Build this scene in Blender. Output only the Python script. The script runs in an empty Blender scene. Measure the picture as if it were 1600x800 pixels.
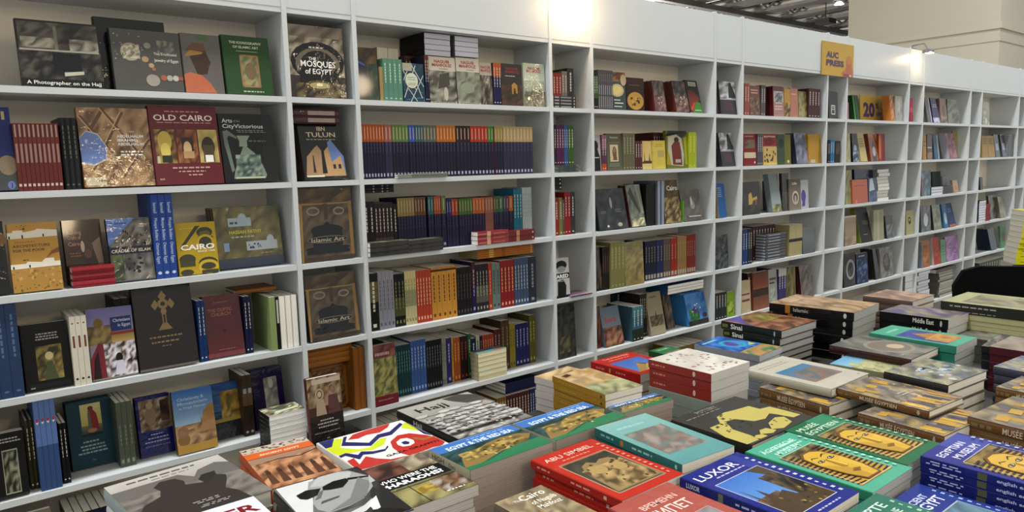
import bpy, math, random
from mathutils import Vector, Matrix

# ---------------------------------------------------------------- camera, world, light, exposure
SC = bpy.context.scene
COL = SC.collection
CAM = Vector((-1.07941105, -2.57863149, 1.54891462))
CR = Vector((0.77478585, -0.63166067, -0.02667748))
CU = Vector((0.09692107, 0.07697282, 0.99231119))
CF = Vector((0.62475051, 0.77141427, -0.12085868))
FP = 1144.985
cd = bpy.data.cameras.new('camera'); cam = bpy.data.objects.new('camera', cd); COL.objects.link(cam)
cd.sensor_width = 36; cd.lens = FP * 36 / 1600; cd.clip_start = .05; cd.clip_end = 200
cam.matrix_world = Matrix((( CR.x, CU.x, -CF.x, CAM.x), (CR.y, CU.y, -CF.y, CAM.y), (CR.z, CU.z, -CF.z, CAM.z), (0, 0, 0, 1)))
SC.camera = cam
SC.view_settings.view_transform = 'Standard'; SC.view_settings.look = 'None'
SC.view_settings.gamma = 1; SC.view_settings.use_curve_mapping = False
SC.view_settings.exposure = 0.0
wd = bpy.data.worlds.new('hall_light'); SC.world = wd; wd.use_nodes = True
wd.node_tree.nodes['Background'].inputs[0].default_value = (.975, 1.0, .99, 1)
wd.node_tree.nodes['Background'].inputs[1].default_value = 0.9
HALL_LAMPS = [(-3.4, -0.85, 6.5), (0.6, -0.85, 6.5), (4.6, -0.85, 6.5), (8.6, -0.85, 6.5)]
HALL_POWER = 235
for i, p in enumerate(HALL_LAMPS):
    ld = bpy.data.lights.new('hall_light', 'AREA'); ld.shape = 'DISK'; ld.size = .7; ld.energy = HALL_POWER; ld.color = (.98, 1, .99)
    lo = bpy.data.objects.new('hall_light', ld); lo.location = p; COL.objects.link(lo)
for p in ((0.4, -4.8, 3.05), (-0.2, -3.9, 2.5), (2.9, -4.8, 3.0), (5.6, -4.8, 3.0)):      # warm spots of the stand across the aisle
    ld = bpy.data.lights.new('aisle_spot', 'POINT'); ld.energy = 40; ld.shadow_soft_size = .11; ld.color = (1, .78, .5)
    lo = bpy.data.objects.new('aisle_spot', ld); lo.location = p; COL.objects.link(lo)
SPOT_POWER = 9

# ---------------------------------------------------------------- small maths: where a sight line meets a plane of the place
def ray(u, v): return CF + CR * ((u - 800) / FP) - CU * ((v - 400) / FP)
def unz(u, v, z): d = ray(u, v); return CAM + d * ((z - CAM.z) / d.z)
def uny(u, v, y): d = ray(u, v); return CAM + d * ((y - CAM.y) / d.y)
def unx(u, v, x): d = ray(u, v); return CAM + d * ((x - CAM.x) / d.x)
def pr(P):
    d = Vector(P) - CAM; w = d.dot(CF); return 800 + FP * d.dot(CR) / w, 400 - FP * d.dot(CU) / w
def xat(u, y, z):                      # x of the point (x, y, z) seen in column u
    k = (u - 800) / FP; A = CR - CF * k; q = Vector((0, y, z)) - CAM
    return -(q.y * A.y + q.z * A.z) / A.x + CAM.x
def hat(v, P, dr):                     # how far to go from P along dr to reach row v
    k = (400 - v) / FP; A = CU - CF * k
    return -(Vector(P) - CAM).dot(A) / Vector(dr).dot(A)

# ---------------------------------------------------------------- materials
def mat(name, col=None, rough=.5, coat=0, bump=0, bscale=60, stripes=0, noise=.06, emit=0, nscale=25, metal=0, spec=.5):
    m = bpy.data.materials.new(name); m.use_nodes = True; nt = m.node_tree; N = nt.nodes; L = nt.links
    b = N['Principled BSDF']; b.inputs['Roughness'].default_value = rough; b.inputs['Coat Weight'].default_value = coat
    b.inputs['Coat Roughness'].default_value = .06; b.inputs['Metallic'].default_value = metal
    b.inputs['Specular IOR Level'].default_value = spec
    tc = N.new('ShaderNodeTexCoord')
    if col is None:
        src = N.new('ShaderNodeAttribute'); src.attribute_name = 'Col'; out = src.outputs['Color']
    else:
        src = N.new('ShaderNodeRGB'); src.outputs[0].default_value = (*lin(col), 1); out = src.outputs[0]
    nz = N.new('ShaderNodeTexNoise'); nz.inputs['Scale'].default_value = nscale; nz.inputs['Detail'].default_value = 3
    L.new(tc.outputs['Object'], nz.inputs['Vector'])
    mr = N.new('ShaderNodeMapRange'); mr.inputs['To Min'].default_value = 1 - noise * 2; mr.inputs['To Max'].default_value = 1 + noise
    L.new(nz.outputs['Fac'], mr.inputs['Value'])
    mx = N.new('ShaderNodeVectorMath'); mx.operation = 'SCALE'; L.new(out, mx.inputs[0]); L.new(mr.outputs[0], mx.inputs['Scale'])
    fin = mx.outputs[0]
    if stripes:
        sp = N.new('ShaderNodeTexNoise'); mp = N.new('ShaderNodeMapping'); mp.inputs['Scale'].default_value = (3, 3, stripes)
        L.new(tc.outputs['Object'], mp.inputs['Vector']); L.new(mp.outputs[0], sp.inputs['Vector']); sp.inputs['Scale'].default_value = 1; sp.inputs['Detail'].default_value = 1
        m2 = N.new('ShaderNodeMapRange'); m2.inputs['From Min'].default_value = .35; m2.inputs['From Max'].default_value = .6; m2.inputs['To Min'].default_value = .76; m2.inputs['To Max'].default_value = 1.03
        L.new(sp.outputs['Fac'], m2.inputs['Value'])
        m3 = N.new('ShaderNodeVectorMath'); m3.operation = 'SCALE'; L.new(fin, m3.inputs[0]); L.new(m2.outputs[0], m3.inputs['Scale']); fin = m3.outputs[0]
    L.new(fin, b.inputs['Base Color'])
    if bump:
        n2 = N.new('ShaderNodeTexNoise'); n2.inputs['Scale'].default_value = bscale; n2.inputs['Detail'].default_value = 4; n2.inputs['Distortion'].default_value = 1.5
        L.new(tc.outputs['Object'], n2.inputs['Vector'])
        bp = N.new('ShaderNodeBump'); bp.inputs['Strength'].default_value = bump; bp.inputs['Distance'].default_value = .01
        L.new(n2.outputs['Fac'], bp.inputs['Height']); L.new(bp.outputs[0], b.inputs['Coat Normal' if coat else 'Normal'])
    if emit:
        b.inputs['Emission Color'].default_value = (*lin(col), 1); b.inputs['Emission Strength'].default_value = emit
    return m
INK = .9
def lin(c, g=1.0):
    if isinstance(c, str):
        c = c.lstrip('#')
        if len(c) == 3: c = ''.join(x * 2 for x in c)
        c = [int(c[i:i + 2], 16) / 255 for i in (0, 2, 4)]
    return tuple(min(.9, (x / 12.92 if x <= .04045 else ((x + .055) / 1.055) ** 2.4) ** (1.12 if g == INK else 1) * g) for x in c)
M = {
 'p': mat('printed_paper', None, .45, spec=.2), 'g': mat('glossy_print', None, .3, .22, spec=.15), 'w': mat('shrink_wrapped_print', None, .4, .5, .22, 16, spec=.08),
 'c': mat('cloth_print', None, .7), 'pages': mat('page_edges', None, .8, stripes=1400, noise=.03),
 'white': mat('white_laminate', 'bdc1c3', .38, noise=.02, nscale=3), 'back': mat('grey_back_board', 'ddd3c0', .6, noise=.05, nscale=2),
 'floor': mat('hall_floor', 'a09c94', .6), 'beige': mat('beige_wall_paint', 'bdb7a5', .8, noise=.03, nscale=.6), 'beam': mat('dark_steel_beam', '3c3a38', .6, nscale=4, noise=.2),
 'panel': mat('ceiling_panel', 'cfcac0', .8, nscale=1.5, noise=.2), 'black': mat('black_plastic', '060606', .5, spec=.2), 'blackfab': mat('black_mesh_fabric', '050505', .9, spec=.1),
 'wood': mat('dark_table_cloth', '2c2926', .8), 'metal': mat('grey_metal', '8d8d8d', .35, metal=.8), 'glow': mat('warm_lamp_glass', 'ffe9c4', .3, emit=40),
 'coolglow': mat('cool_lamp_glass', 'f4f8ff', .3, emit=12), 'sign': mat('sign_card', None, .4),
}

# ---------------------------------------------------------------- mesh collector with colours per face corner
class MB:
    def __init__(s): s.v = []; s.f = []; s.c = []
    def poly(s, pts, col):
        i = len(s.v); s.v += [tuple(p) for p in pts]; s.f.append(tuple(range(i, i + len(pts)))); s.c += [col] * len(pts)
    def quadc(s, pts, cols):
        i = len(s.v); s.v += [tuple(p) for p in pts]; s.f.append((i, i + 1, i + 2, i + 3)); s.c += cols
    def box(s, a, b, col=(.8, .8, .8)):
        (x0, y0, z0), (x1, y1, z1) = a, b; i = len(s.v)
        s.v += [(x0, y0, z0), (x1, y0, z0), (x1, y1, z0), (x0, y1, z0), (x0, y0, z1), (x1, y0, z1), (x1, y1, z1), (x0, y1, z1)]
        for f in ((0, 3, 2, 1), (4, 5, 6, 7), (0, 1, 5, 4), (1, 2, 6, 5), (2, 3, 7, 6), (3, 0, 4, 7)):
            s.f.append(tuple(i + k for k in f)); s.c += [col] * 4
    def tube(s, p0, p1, r0, r1=None, n=12, col=(.5, .5, .5)):
        r1 = r0 if r1 is None else r1; p0 = Vector(p0); p1 = Vector(p1); d = (p1 - p0).normalized()
        a = d.orthogonal().normalized(); b = d.cross(a); i = len(s.v)
        for P, r in ((p0, r0), (p1, r1)):
            for k in range(n): t = 2 * math.pi * k / n; s.v.append(tuple(P + a * (r * math.cos(t)) + b * (r * math.sin(t))))
        for k in range(n): q = (k + 1) % n; s.f.append((i + k, i + q, i + n + q, i + n + k)); s.c += [col] * 4
        s.f.append(tuple(i + k for k in reversed(range(n)))); s.f.append(tuple(i + n + k for k in range(n))); s.c += [col] * (2 * n)
    def mesh(s, name, m, smooth=False):
        me = bpy.data.meshes.new(name); me.from_pydata(s.v, [], s.f)
        at = me.color_attributes.new('Col', 'FLOAT_COLOR', 'CORNER')
        flat = []
        for c in s.c: flat += [c[0], c[1], c[2], 1.0]
        at.data.foreach_set('color', flat); me.materials.append(m); me.update()
        if smooth:
            for p in me.polygons: p.use_smooth = True
        return me
def link(name, me, parent=None, loc=None):
    o = bpy.data.objects.new(name, me); COL.objects.link(o)
    if parent is not None: o.parent = parent
    if loc is not None: o.location = loc
    return o
def empty(name, loc=(0, 0, 0)):
    o = bpy.data.objects.new(name, None); o.empty_display_size = .05; o.location = loc; COL.objects.link(o); return o
def tag(o, label=None, cat=None, group=None, kind=None):
    if label: o['label'] = label
    if cat: o['category'] = cat
    if group: o['group'] = group
    if kind: o['kind'] = kind
    return o

# ---------------------------------------------------------------- lettering: outlines of the built-in font as flat polygons
_T = {}
def glyphs(s, bold=0, sx=1):
    k = (s, bold)
    if k not in _T:
        cu = bpy.data.curves.new('letters', 'FONT'); cu.body = s; cu.size = 1; cu.resolution_u = 2; cu.offset = bold; cu.fill_mode = 'FRONT'
        ob = bpy.data.objects.new('letters', cu); COL.objects.link(ob)
        dg = bpy.context.evaluated_depsgraph_get(); me = bpy.data.meshes.new_from_object(ob.evaluated_get(dg))
        V = [(v.co.x, v.co.y) for v in me.vertices]; F = [tuple(p.vertices) for p in me.polygons]
        bpy.data.objects.remove(ob); bpy.data.curves.remove(cu); bpy.data.meshes.remove(me)
        w = max([v[0] for v in V] or [1]) - min([v[0] for v in V] or [0]); x0 = min([v[0] for v in V] or [0])
        _T[k] = ([(x - x0, y) for x, y in V], F, w)
    return _T[k]

# ---------------------------------------------------------------- drawing on a flat face; P(a, b, k) gives the 3D point at (a, b) in unit coordinates on layer k
def draw(mb, P, W, H, art, seed=0):
    rnd = random.Random(seed); k = 0
    for s in art or ():
        k += 1; op = s[0]
        if op == 'r': _, a, b, c, d, col = s; mb.poly([P(a, b, k), P(c, b, k), P(c, d, k), P(a, d, k)], lin(col, INK))
        elif op == 'fr':                                  # thin frame line
            _, a, b, c, d, t, col = s; tx, ty = t / W, t / H; cc = lin(col, INK)
            for q in ((a, b, c, b + ty), (a, d - ty, c, d), (a, b, a + tx, d), (c - tx, b, c, d)): mb.poly([P(q[0], q[1], k), P(q[2], q[1], k), P(q[2], q[3], k), P(q[0], q[3], k)], cc)
        elif op == 'g':                                   # printed blend from lower to upper colour
            _, a, b, c, d, lo, hi = s; l, h = lin(lo, INK), lin(hi, INK); mb.quadc([P(a, b, k), P(c, b, k), P(c, d, k), P(a, d, k)], [l, l, h, h])
        elif op == 'p': mb.poly([P(a, b, k) for a, b in s[1]], lin(s[2], INK))
        elif op == 'e':
            _, cx, cy, rx, ry, col = s; mb.poly([P(cx + rx * math.cos(t * math.pi / 9), cy + ry * math.sin(t * math.pi / 9), k) for t in range(18)], lin(col, INK))
        elif op == 'ring':
            _, cx, cy, rx, ry, th, col = s; cc = lin(col, INK)
            for t in range(24):
                q = [(math.cos(x * math.pi / 12), math.sin(x * math.pi / 12)) for x in (t, t + 1)]
                mb.poly([P(cx + rx * q[0][0], cy + ry * q[0][1], k), P(cx + rx * q[1][0], cy + ry * q[1][1], k), P(cx + (rx - th / W) * q[1][0], cy + (ry - th / H) * q[1][1], k), P(cx + (rx - th / W) * q[0][0], cy + (ry - th / H) * q[0][1], k)], cc)
        elif op == 'n':                                   # photograph-like mottled patch
            _, a, b, c, d, pal, nx, ny = s[:8]; pal = [lin(x, INK) for x in pal]
            G = [[rnd.choice(pal) for i in range(nx + 1)] for j in range(ny + 1)]
            J = [[(0 if i in (0, nx) else rnd.uniform(-.35, .35), 0 if j in (0, ny) else rnd.uniform(-.35, .35)) for i in range(nx + 1)] for j in range(ny + 1)]
            q = lambda i, j: P(a + (c - a) * (i + J[j][i][0]) / nx, b + (d - b) * (j + J[j][i][1]) / ny, k)
            for j in range(ny):
                for i in range(nx): mb.quadc([q(i, j), q(i + 1, j), q(i + 1, j + 1), q(i, j + 1)], [G[j][i], G[j][i + 1], G[j + 1][i + 1], G[j + 1][i]])
        elif op == 'd':                                   # scattered dabs
            _, a, b, c, d, pal, n, sz = s; 
            for i in range(n):
                x, y, r1, r2 = rnd.uniform(a, c), rnd.uniform(b, d), sz * rnd.uniform(.4, 1), sz * rnd.uniform(.4, 1); ph = rnd.random() * 3
                mb.poly([P(min(1, max(0, x + r1 * math.cos(ph + t * 1.257) * .5)), min(1, max(0, y + r2 * math.sin(ph + t * 1.257) * .5 * W / H)), k + (i % 3) * .3) for t in range(5)], lin(rnd.choice(pal), INK))
        elif op == 'l':                                   # lines of small lettering too fine to read
            _, a, b, c, d, n, col = s; cc = lin(col, INK); rh = (d - b) / n
            for j in range(n):
                x = a + rnd.uniform(0, .12) * (c - a); e = c - rnd.uniform(0, .12) * (c - a)
                while x < e - .01:
                    wd_ = min(rnd.uniform(.05, .14) * max(.5, (c - a)), e - x); y = b + j * rh
                    mb.poly([P(x, y + rh * .25, k), P(x + wd_, y + rh * .25, k), P(x + wd_, y + rh * .72, k), P(x, y + rh * .72, k)], cc); x += wd_ + .018
        elif op == 't':                                   # ('t', text, x, y, height, colour, align, max width, bold)
            _, txt, x, y, h, col = s[:6]; al = s[6] if len(s) > 6 else 'l'; mw = s[7] if len(s) > 7 else None; bd = s[8] if len(s) > 8 else .012
            V, F, w = glyphs(txt, bd); sy = h / .72; sx = sy * H / W
            if mw: sx = mw / w
            ox = x - (0 if al == 'l' else w * sx / 2 if al == 'c' else w * sx); cc = lin(col, INK); i = len(mb.v)
            mb.v += [tuple(P(ox + vx * sx, y + vy * sy, k)) for vx, vy in V]
            for f in F: mb.f.append(tuple(i + j for j in f)); mb.c += [cc] * len(f)

# ---------------------------------------------------------------- a book: spine at x = 0, fore edge at x = w, foot at y = 0, head at y = h, back at z = 0, front at z = d
_B = {}; E = .00007
PAPER = 'dedbd2'
def book_meshes(w, h, d, col, art=None, sp=None, bands=None, hard=0, m='p', spart=None, back=None, paper=PAPER, seed=0):
    key = repr((round(w, 3), round(h, 3), round(d, 4), col, art, sp, bands, hard, m, spart, back, paper, seed))
    if key in _B: return _B[key]
    c = lin(col, INK); s = lin(sp or col, INK); b = lin(back or col, INK)
    mb = MB(); t = min(.0028 if hard else .0007, d * .2); dd = d
    mb.box((0.002, 0, dd - t), (w, h, dd), c); mb.box((0.002, 0, 0), (w, h, t), b)
    prof = [(.004, 0), (.0012, d * .06), (-.0008, d * .25), (-.0015, d * .5), (-.0008, d * .75), (.0012, d * .94), (.004, d)] if hard else [(.003, 0), (.0006, 0.0), (0, min(.001, d * .1)), (0, d - min(.001, d * .1)), (.0006, d), (.003, d)]
    cuts = [(0, 1, s)]
    if bands: cuts = [(a, e, lin(q, INK)) for a, e, q in bands]
    for a, e, q in cuts:
        for (xa, za), (xb, zb) in zip(prof, prof[1:]): mb.poly([(xa, a * h, za), (xa, e * h, za), (xb, e * h, zb), (xb, a * h, zb)], q)
    for yy, fl in ((0, 1), (h, 0)):
        pts = [(x, yy, z) for x, z in prof] ; pts = pts + [(.004, yy, d), (.004, yy, 0)] if 0 else pts
        if hard: mb.poly(pts if fl else pts[::-1], s)
    draw(mb, lambda a, e, k: (a * w, e * h, dd + E * k), w, h, art, seed)
    x0 = -.0015 if hard else 0
    if spart:                                             # along: 0 head .. 1 foot, across 0 .. 1
        draw(mb, lambda a, e, k: (x0 - E * k, h - a * h, e * d), h, d, spart, seed + 1)
    cover = mb.mesh('cover', M[m])
    pb = MB(); o = .003 if hard else .0008; pc = lin(paper, 1.15)
    pb.box((.002, o, t), (w - o, h - o, d - t), pc)
    pages = pb.mesh('pages', M['pages'])
    _B[key] = (cover, pages); return _B[key]
NB = [0]; LC = {}; KIND = ['book']
STOP = set('the a an of with in on beside before behind its and at to under one two three by for between low'.split())
NUM = ['', 'first', 'second', 'third', 'fourth', 'fifth', 'sixth', 'seventh', 'eighth', 'ninth', 'tenth', 'eleventh', 'twelfth', 'thirteenth', 'fourteenth', 'fifteenth']
CNT = ['', 'one', 'two', 'three', 'four', 'five', 'six', 'seven', 'eight', 'nine', 'ten', 'eleven', 'twelve', 'thirteen', 'fourteen', 'fifteen']
def fit(pre, l, suf):
    """a label of at most 16 words"""
    n = 16 - len(pre.split()) - len(suf.split()); w = l.split()
    if len(w) > n:
        w = w[:n]
        while w and (w[-1] in STOP): w.pop()
    t = ' '.join(w).rstrip(',')
    return (pre + ' ' + t if pre else t) + ((', ' if not suf.startswith(('on ', 'under ')) else ' ') + suf if suf else '')
def book(meshes, mw, label, group, cat='book'):
    r = empty(KIND[0]); r.matrix_world = mw; tag(r, label, cat, group)
    link('cover', meshes[0], r); link('pages', meshes[1], r); NB[0] += 1; LC[label] = LC.get(label, 0) + 1
    if len(label.split()) > 16 or len(label.split()) < 4: print('LABEL LENGTH', label)
    return r
def MX(X, Y, Z, o):
    X, Y, Z, o = Vector(X), Vector(Y), Vector(Z), Vector(o)
    return Matrix(((X.x, Y.x, Z.x, o.x), (X.y, Y.y, Z.y, o.y), (X.z, Y.z, Z.z, o.z), (0, 0, 0, 1)))

# ---------------------------------------------------------------- the place: floor, hall ceiling, far wall, bookcases, tables
ZS = [2.113, 1.82, 1.515, 1.211, .905, .597, .29, .03]
TOPZ = 2.383; TH = .0183; NP = .2713; DEP = .262
def box_obj(name, a, b, m, parent=None, loc=None):
    mb = MB(); mb.box(a, b); return link(name, mb.mesh(name, M[m]), parent, loc)
tag(box_obj('floor', (-8, -9, -.05), (60, 62, 0), 'floor'), kind='structure')
ce = MB(); ce.box((-10, -9, 9.0), (60, 62, 9.1)); tag(link('ceiling', ce.mesh('ceiling', M['panel'])), kind='structure')
for i in range(24):
    x = -4 + i * 2.1
    r = empty('ceiling_beam', (x, 0, 0)); tag(r, kind='structure')
    q = MB(); q.box((-.34, 1, 7.7), (.34, 62, 7.82)); link('bottom_chord', q.mesh('bottom_chord', M['beam']), r)
    q = MB(); q.box((-.30, 1, 8.6), (.30, 62, 8.7)); link('top_chord', q.mesh('top_chord', M['beam']), r)
    q = MB()
    for j in range(30):
        y = 1 + j * 2; q.tube((-.3, y, 7.8), (-.3, y + 1, 8.6), .05, n=6); q.tube((-.3, y + 1, 8.6), (-.3, y + 2, 7.8), .05, n=6); q.tube((.3, y, 7.8), (.3, y + 2, 7.8), .04, n=4)
    link('lattice', q.mesh('lattice', M['beam']), r)
    q = MB(); q.box((.45, 1, 8.0), (1.6, 62, 8.1)); link('duct_panel', q.mesh('duct_panel', M['panel']), r)
for i in range(9):
    q = MB(); y = 3.5 + i * 6; q.box((-6, y, 7.5), (46, y + .25, 7.7)); tag(link('ceiling_beam', q.mesh('cross_beam', M['beam'])), kind='structure')
tag(box_obj('wall_far', (-10, 62, 0), (60, 62.3, 9), 'beam'), kind='structure')
for p in ((14, 14, 5.2), (24, 20, 5.2), (20, 34, 5.2)):  # unseen point lights, added under the beams to brighten the ceiling panels
    ld = bpy.data.lights.new('hall_light', 'POINT'); ld.energy = 4500; ld.shadow_soft_size = .4; ld.color = (1, .96, .9)
    lo = bpy.data.objects.new('hall_light', ld); lo.location = p; COL.objects.link(lo)
XC, YC = 11.67, 1.5
r = empty('wall_back', (XC, YC, 0)); tag(r, kind='structure')
box_obj('wall_face', (0, 0, 0), (6, 2.3, 9), 'beige', r); box_obj('moulding', (-.03, -.03, 3.40), (6, 2.31, 3.50), 'beige', r); box_obj('ledge', (-.015, -.015, 3.22), (6, 2.305, 3.26), 'beige', r)

DX = [0]                                                  # divider centres; A, B, C ...
for k in range(14): DX.append(DX[-1] + (NP if k % 2 == 0 else 1.0))
ORD = ['first', 'second', 'third', 'fourth', 'fifth', 'sixth', 'seventh', 'eighth']
def bookcase(x0, x1, label, ncols):
    r = empty('bookcase', ((x0 + x1) / 2, 0, 0)); ox = (x0 + x1) / 2; wide = ncols
    tag(r, label, 'bookcase', 'white bookcases along the stand')
    a, b = x0 - ox, x1 - ox; h = TH / 2
    if wide:
        for s in (a, b): q = MB(); q.box((s - h, 0, 0), (s + h, DEP, TOPZ + .008)); link('side_panel', q.mesh('side_panel', M['white']), r)
    for z in ZS[1:]:
        q = MB(); q.box((a + h + .0004, .001, z - .02), (b - h - .0004, DEP - .004, z)); link('shelf', q.mesh('shelf', M['white']), r)
    q = MB(); q.box((a + h + .0004, .003, ZS[0]), (b - h - .0004, DEP - .004, ZS[0] + .018)); link('top_board', q.mesh('top_board', M['white']), r)
    q = MB(); q.box((a + h + .0004, .002, ZS[0] + .0185), (b - h - .0004, .02, TOPZ)); link('header_panel', q.mesh('header_panel', M['white']), r)
    q = MB(); q.box((a + h + .0004, DEP - .0035, .03), (b - h - .0004, DEP + .004, TOPZ)); link('back_panel', q.mesh('back_panel', M['back']), r)
    q = MB(); q.box((a + h + .0004, .02, 0), (b - h - .0004, .035, .0095)); link('plinth', q.mesh('plinth', M['white']), r)
bookcase(-1.0, 0, 'white wide bookcase at the near end, with large art books', 1)
wd_n = ['row of purple books and orange books', 'food books and a cairo book', 'the yellow sign on its header', 'the yellow discount card', 'the row above the black chair', 'page stacks behind the yellow pile']
for i in range(1, 7):
    bookcase(DX[2 * i - 1], DX[2 * i], 'white wide bookcase, %s along the stand, with %s' % (ORD[i], wd_n[i - 1]) if i < 6 else 'white wide bookcase, seventh along the stand', 1)
for i in range(0, 7): bookcase(DX[2 * i], DX[2 * i + 1], 'white narrow bookcase, %s narrow one along the stand' % ORD[i], 0)
bookcase(DX[13], DX[14], 'white wide bookcase, last one of the stand', 1)

def table(x0, x1, y0, y1, z, label):
    r = empty('table', ((x0 + x1) / 2, (y0 + y1) / 2, 0)); tag(r, label, 'table', 'display tables'); a, b = (x1 - x0) / 2, (y1 - y0) / 2
    box_obj('tabletop', (-a, -b, z - .03), (a, b, z), 'wood', r)
    for sx in (-1, 1):
        for sy in (-1, 1):
            q = MB(); q.tube((sx * (a - .08), sy * (b - .08), 0), (sx * (a - .08), sy * (b - .08), z - .03), .022); link('leg', q.mesh('leg', M['metal']), r)
TZ = .72
table(-.9, 3.32, -3.3, -.74, TZ, 'long display table covered in stacks of books')

# ---------------------------------------------------------------- placing books on the shelves
O = [0, 0, 1]; AT = {}
def fr(ox, oy, s): O[:] = [ox, oy, s]
def q2(p): return (O[0] + p[0] / O[2], O[1] + p[1] / O[2])
def at(kind, i, s):
    AT.pop('suffix', None)
    AT.update(z=ZS[s], where='%s shelf, %s %s bay' % (['', 'top', 'second', 'third', 'fourth', 'fifth', 'sixth', 'lowest'][s], ORD[i], kind), s=s)
    AT['group'] = 'books on the ' + AT['where'].replace(',', ' of the')
    i0 = 2 * i - 1 if kind == 'wide' else 2 * i
    AT['x0'] = (DX[i0] if i0 >= 0 else -1.0) + TH / 2 + .001; AT['x1'] = DX[i0 + 1] - TH / 2 - .001
def basey(p, z, y):
    if y is not None: return y
    x = xat(p[0], 0, z); d2 = (x - CAM.x) ** 2 + CAM.y ** 2
    if FP * (CAM.z - z) / d2 > 75: return min(.11, max(.004, unz(p[0], p[1], z).y))
    return .018
def lab(t, pre=''): return fit(pre, t, AT.get('suffix') or AT['where'])
def short(t): return ' '.join(t.split()[:6]).rstrip(',')
def auto_art(col, seed):
    r = random.Random(seed); a = []
    if r.random() < .7:
        pal = [['8a7a5c', '4c4030', 'c0ab80', '2b2a28'], ['5b6a72', '2d343a', 'a0a8a8', '747c70'], ['9a6040', '54382a', 'd0a070', '3a2a24']][r.randrange(3)]
        a.append(('n', .12, .12, .88, .62, pal, 6, 7))
    a.append(('l', .12, .7, .88, .9, 3, 'e0ddd0')); return a
def face(l, BL, BR, TL, col, art=None, th=.02, sp=None, n=1, m='w', hard=0, y=None, lean=None, base=None, spart=None, bands=None, h=None, w=None, back=None, cat='book', gap=0):
    BL, BR = q2(BL), q2(BR); z = AT['z'] if base is None else base
    y = basey(BL, z, y); x0 = xat(BL[0], y, z); x1 = xat(BR[0], y, z)
    x0 = max(x0, AT['x0']) if base is None and y > -.005 else x0; x1 = min(x1, AT['x1']) if y > -.005 else x1
    L = lean; TLp = q2(TL)
    if lean is None:
        L = 9
        if x0 > 0:
            T = unx(TLp[0], TLp[1], x0); a = math.degrees(math.atan2(T.y - y, T.z - z))
            L = min(15, max(3, a))
    la = math.radians(L); up = Vector((0, math.sin(la), math.cos(la)))
    hh = h or hat(TLp[1], (x0, y, z), up); top = (ZS[AT['s'] - 1] - .02 if AT['s'] > 1 else ZS[0]) - z
    hh = min(hh, (top - .004 - th * math.sin(la)) / math.cos(la)); ww = w or (x1 - x0)
    while y + (th * n) / math.cos(la) + hh * math.sin(la) > DEP - .006 and n > 1: n -= 1
    if y + (th * n) / math.cos(la) + hh * math.sin(la) > DEP - .006: la = max(.02, math.asin(max(.02, min(.5, (DEP - .008 - y - th * n) / hh)))); up = Vector((0, math.sin(la), math.cos(la)))
    me = book_meshes(ww, hh, th - .0004, col, auto_art(col, l) if art is None else art, sp, bands, hard, m, spart, back, seed=len(l))
    Z = Vector((0, -math.cos(la), math.sin(la)))
    for k in range(n):
        yy = y + (k + 1) * (th + gap) / math.cos(la)
        KIND[0] = 'hardback' if hard else 'wrapped_book' if m == 'w' else 'display_book'; book(me, MX((1, 0, 0), up, Z, (x0, yy, z + .0004)), lab(l) if k == 0 else lab(short(l), NUM[k] + ' copy behind the'), AT['group'], cat)
    AT['y1'] = y + n * th / math.cos(la)
    return x0, y, z, ww, hh
def spines(l, BL, BR, vt, n, col, bands=None, spart='auto', dep=.165, sp=None, m='p', hard=0, y=None, base=None, h=None, fore=0, paper=PAPER, tc='d8d4c8'):
    BL, BR = q2(BL), q2(BR); z = AT['z'] if base is None else base
    y0 = basey(BL, z, y); y1 = basey(BR, z, y) if y is None else y
    x0 = xat(BL[0], y0, z); x1 = xat(BR[0], y1, z)
    if base is None: x0 = max(x0, AT['x0']); x1 = min(x1, AT['x1'])
    hh = h or hat(O[1] + vt / O[2], (x0, y0, z), (0, 0, 1)); top = (ZS[AT['s'] - 1] - .02 if AT['s'] > 1 else ZS[0]) - z
    hh = min(hh, top - .004); t = (x1 - x0) / n
    if spart == 'auto': spart = [('l', .1, .3, .62, .72, 1, tc), ('e', .93, .5, .012, .22, tc)]
    me = book_meshes(dep, hh, t - .0006, col, [], sp, bands, hard, m, spart or [], None, paper)
    for k in range(n):
        yy = y0 + (y1 - y0) * k / max(1, n - 1); yy = min(yy, DEP - .006 - dep)
        if fore: mw = MX((0, -1, 0), (0, 0, 1), (-1, 0, 0), (x0 + (k + 1) * t, yy + dep, z + .0004))
        else: mw = MX((0, 1, 0), (0, 0, 1), (1, 0, 0), (x0 + k * t, yy, z + .0004))
        KIND[0] = 'hardback' if hard else 'softcover_book' if .2 < AT['x1'] < 1.4 else 'paperback'; book(me, mw, lab(l, '%s of %s,' % (NUM[k + 1], CNT[n]) if n > 1 else ''), AT['group'])
    return x0, x1, y0, z + hh
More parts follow.
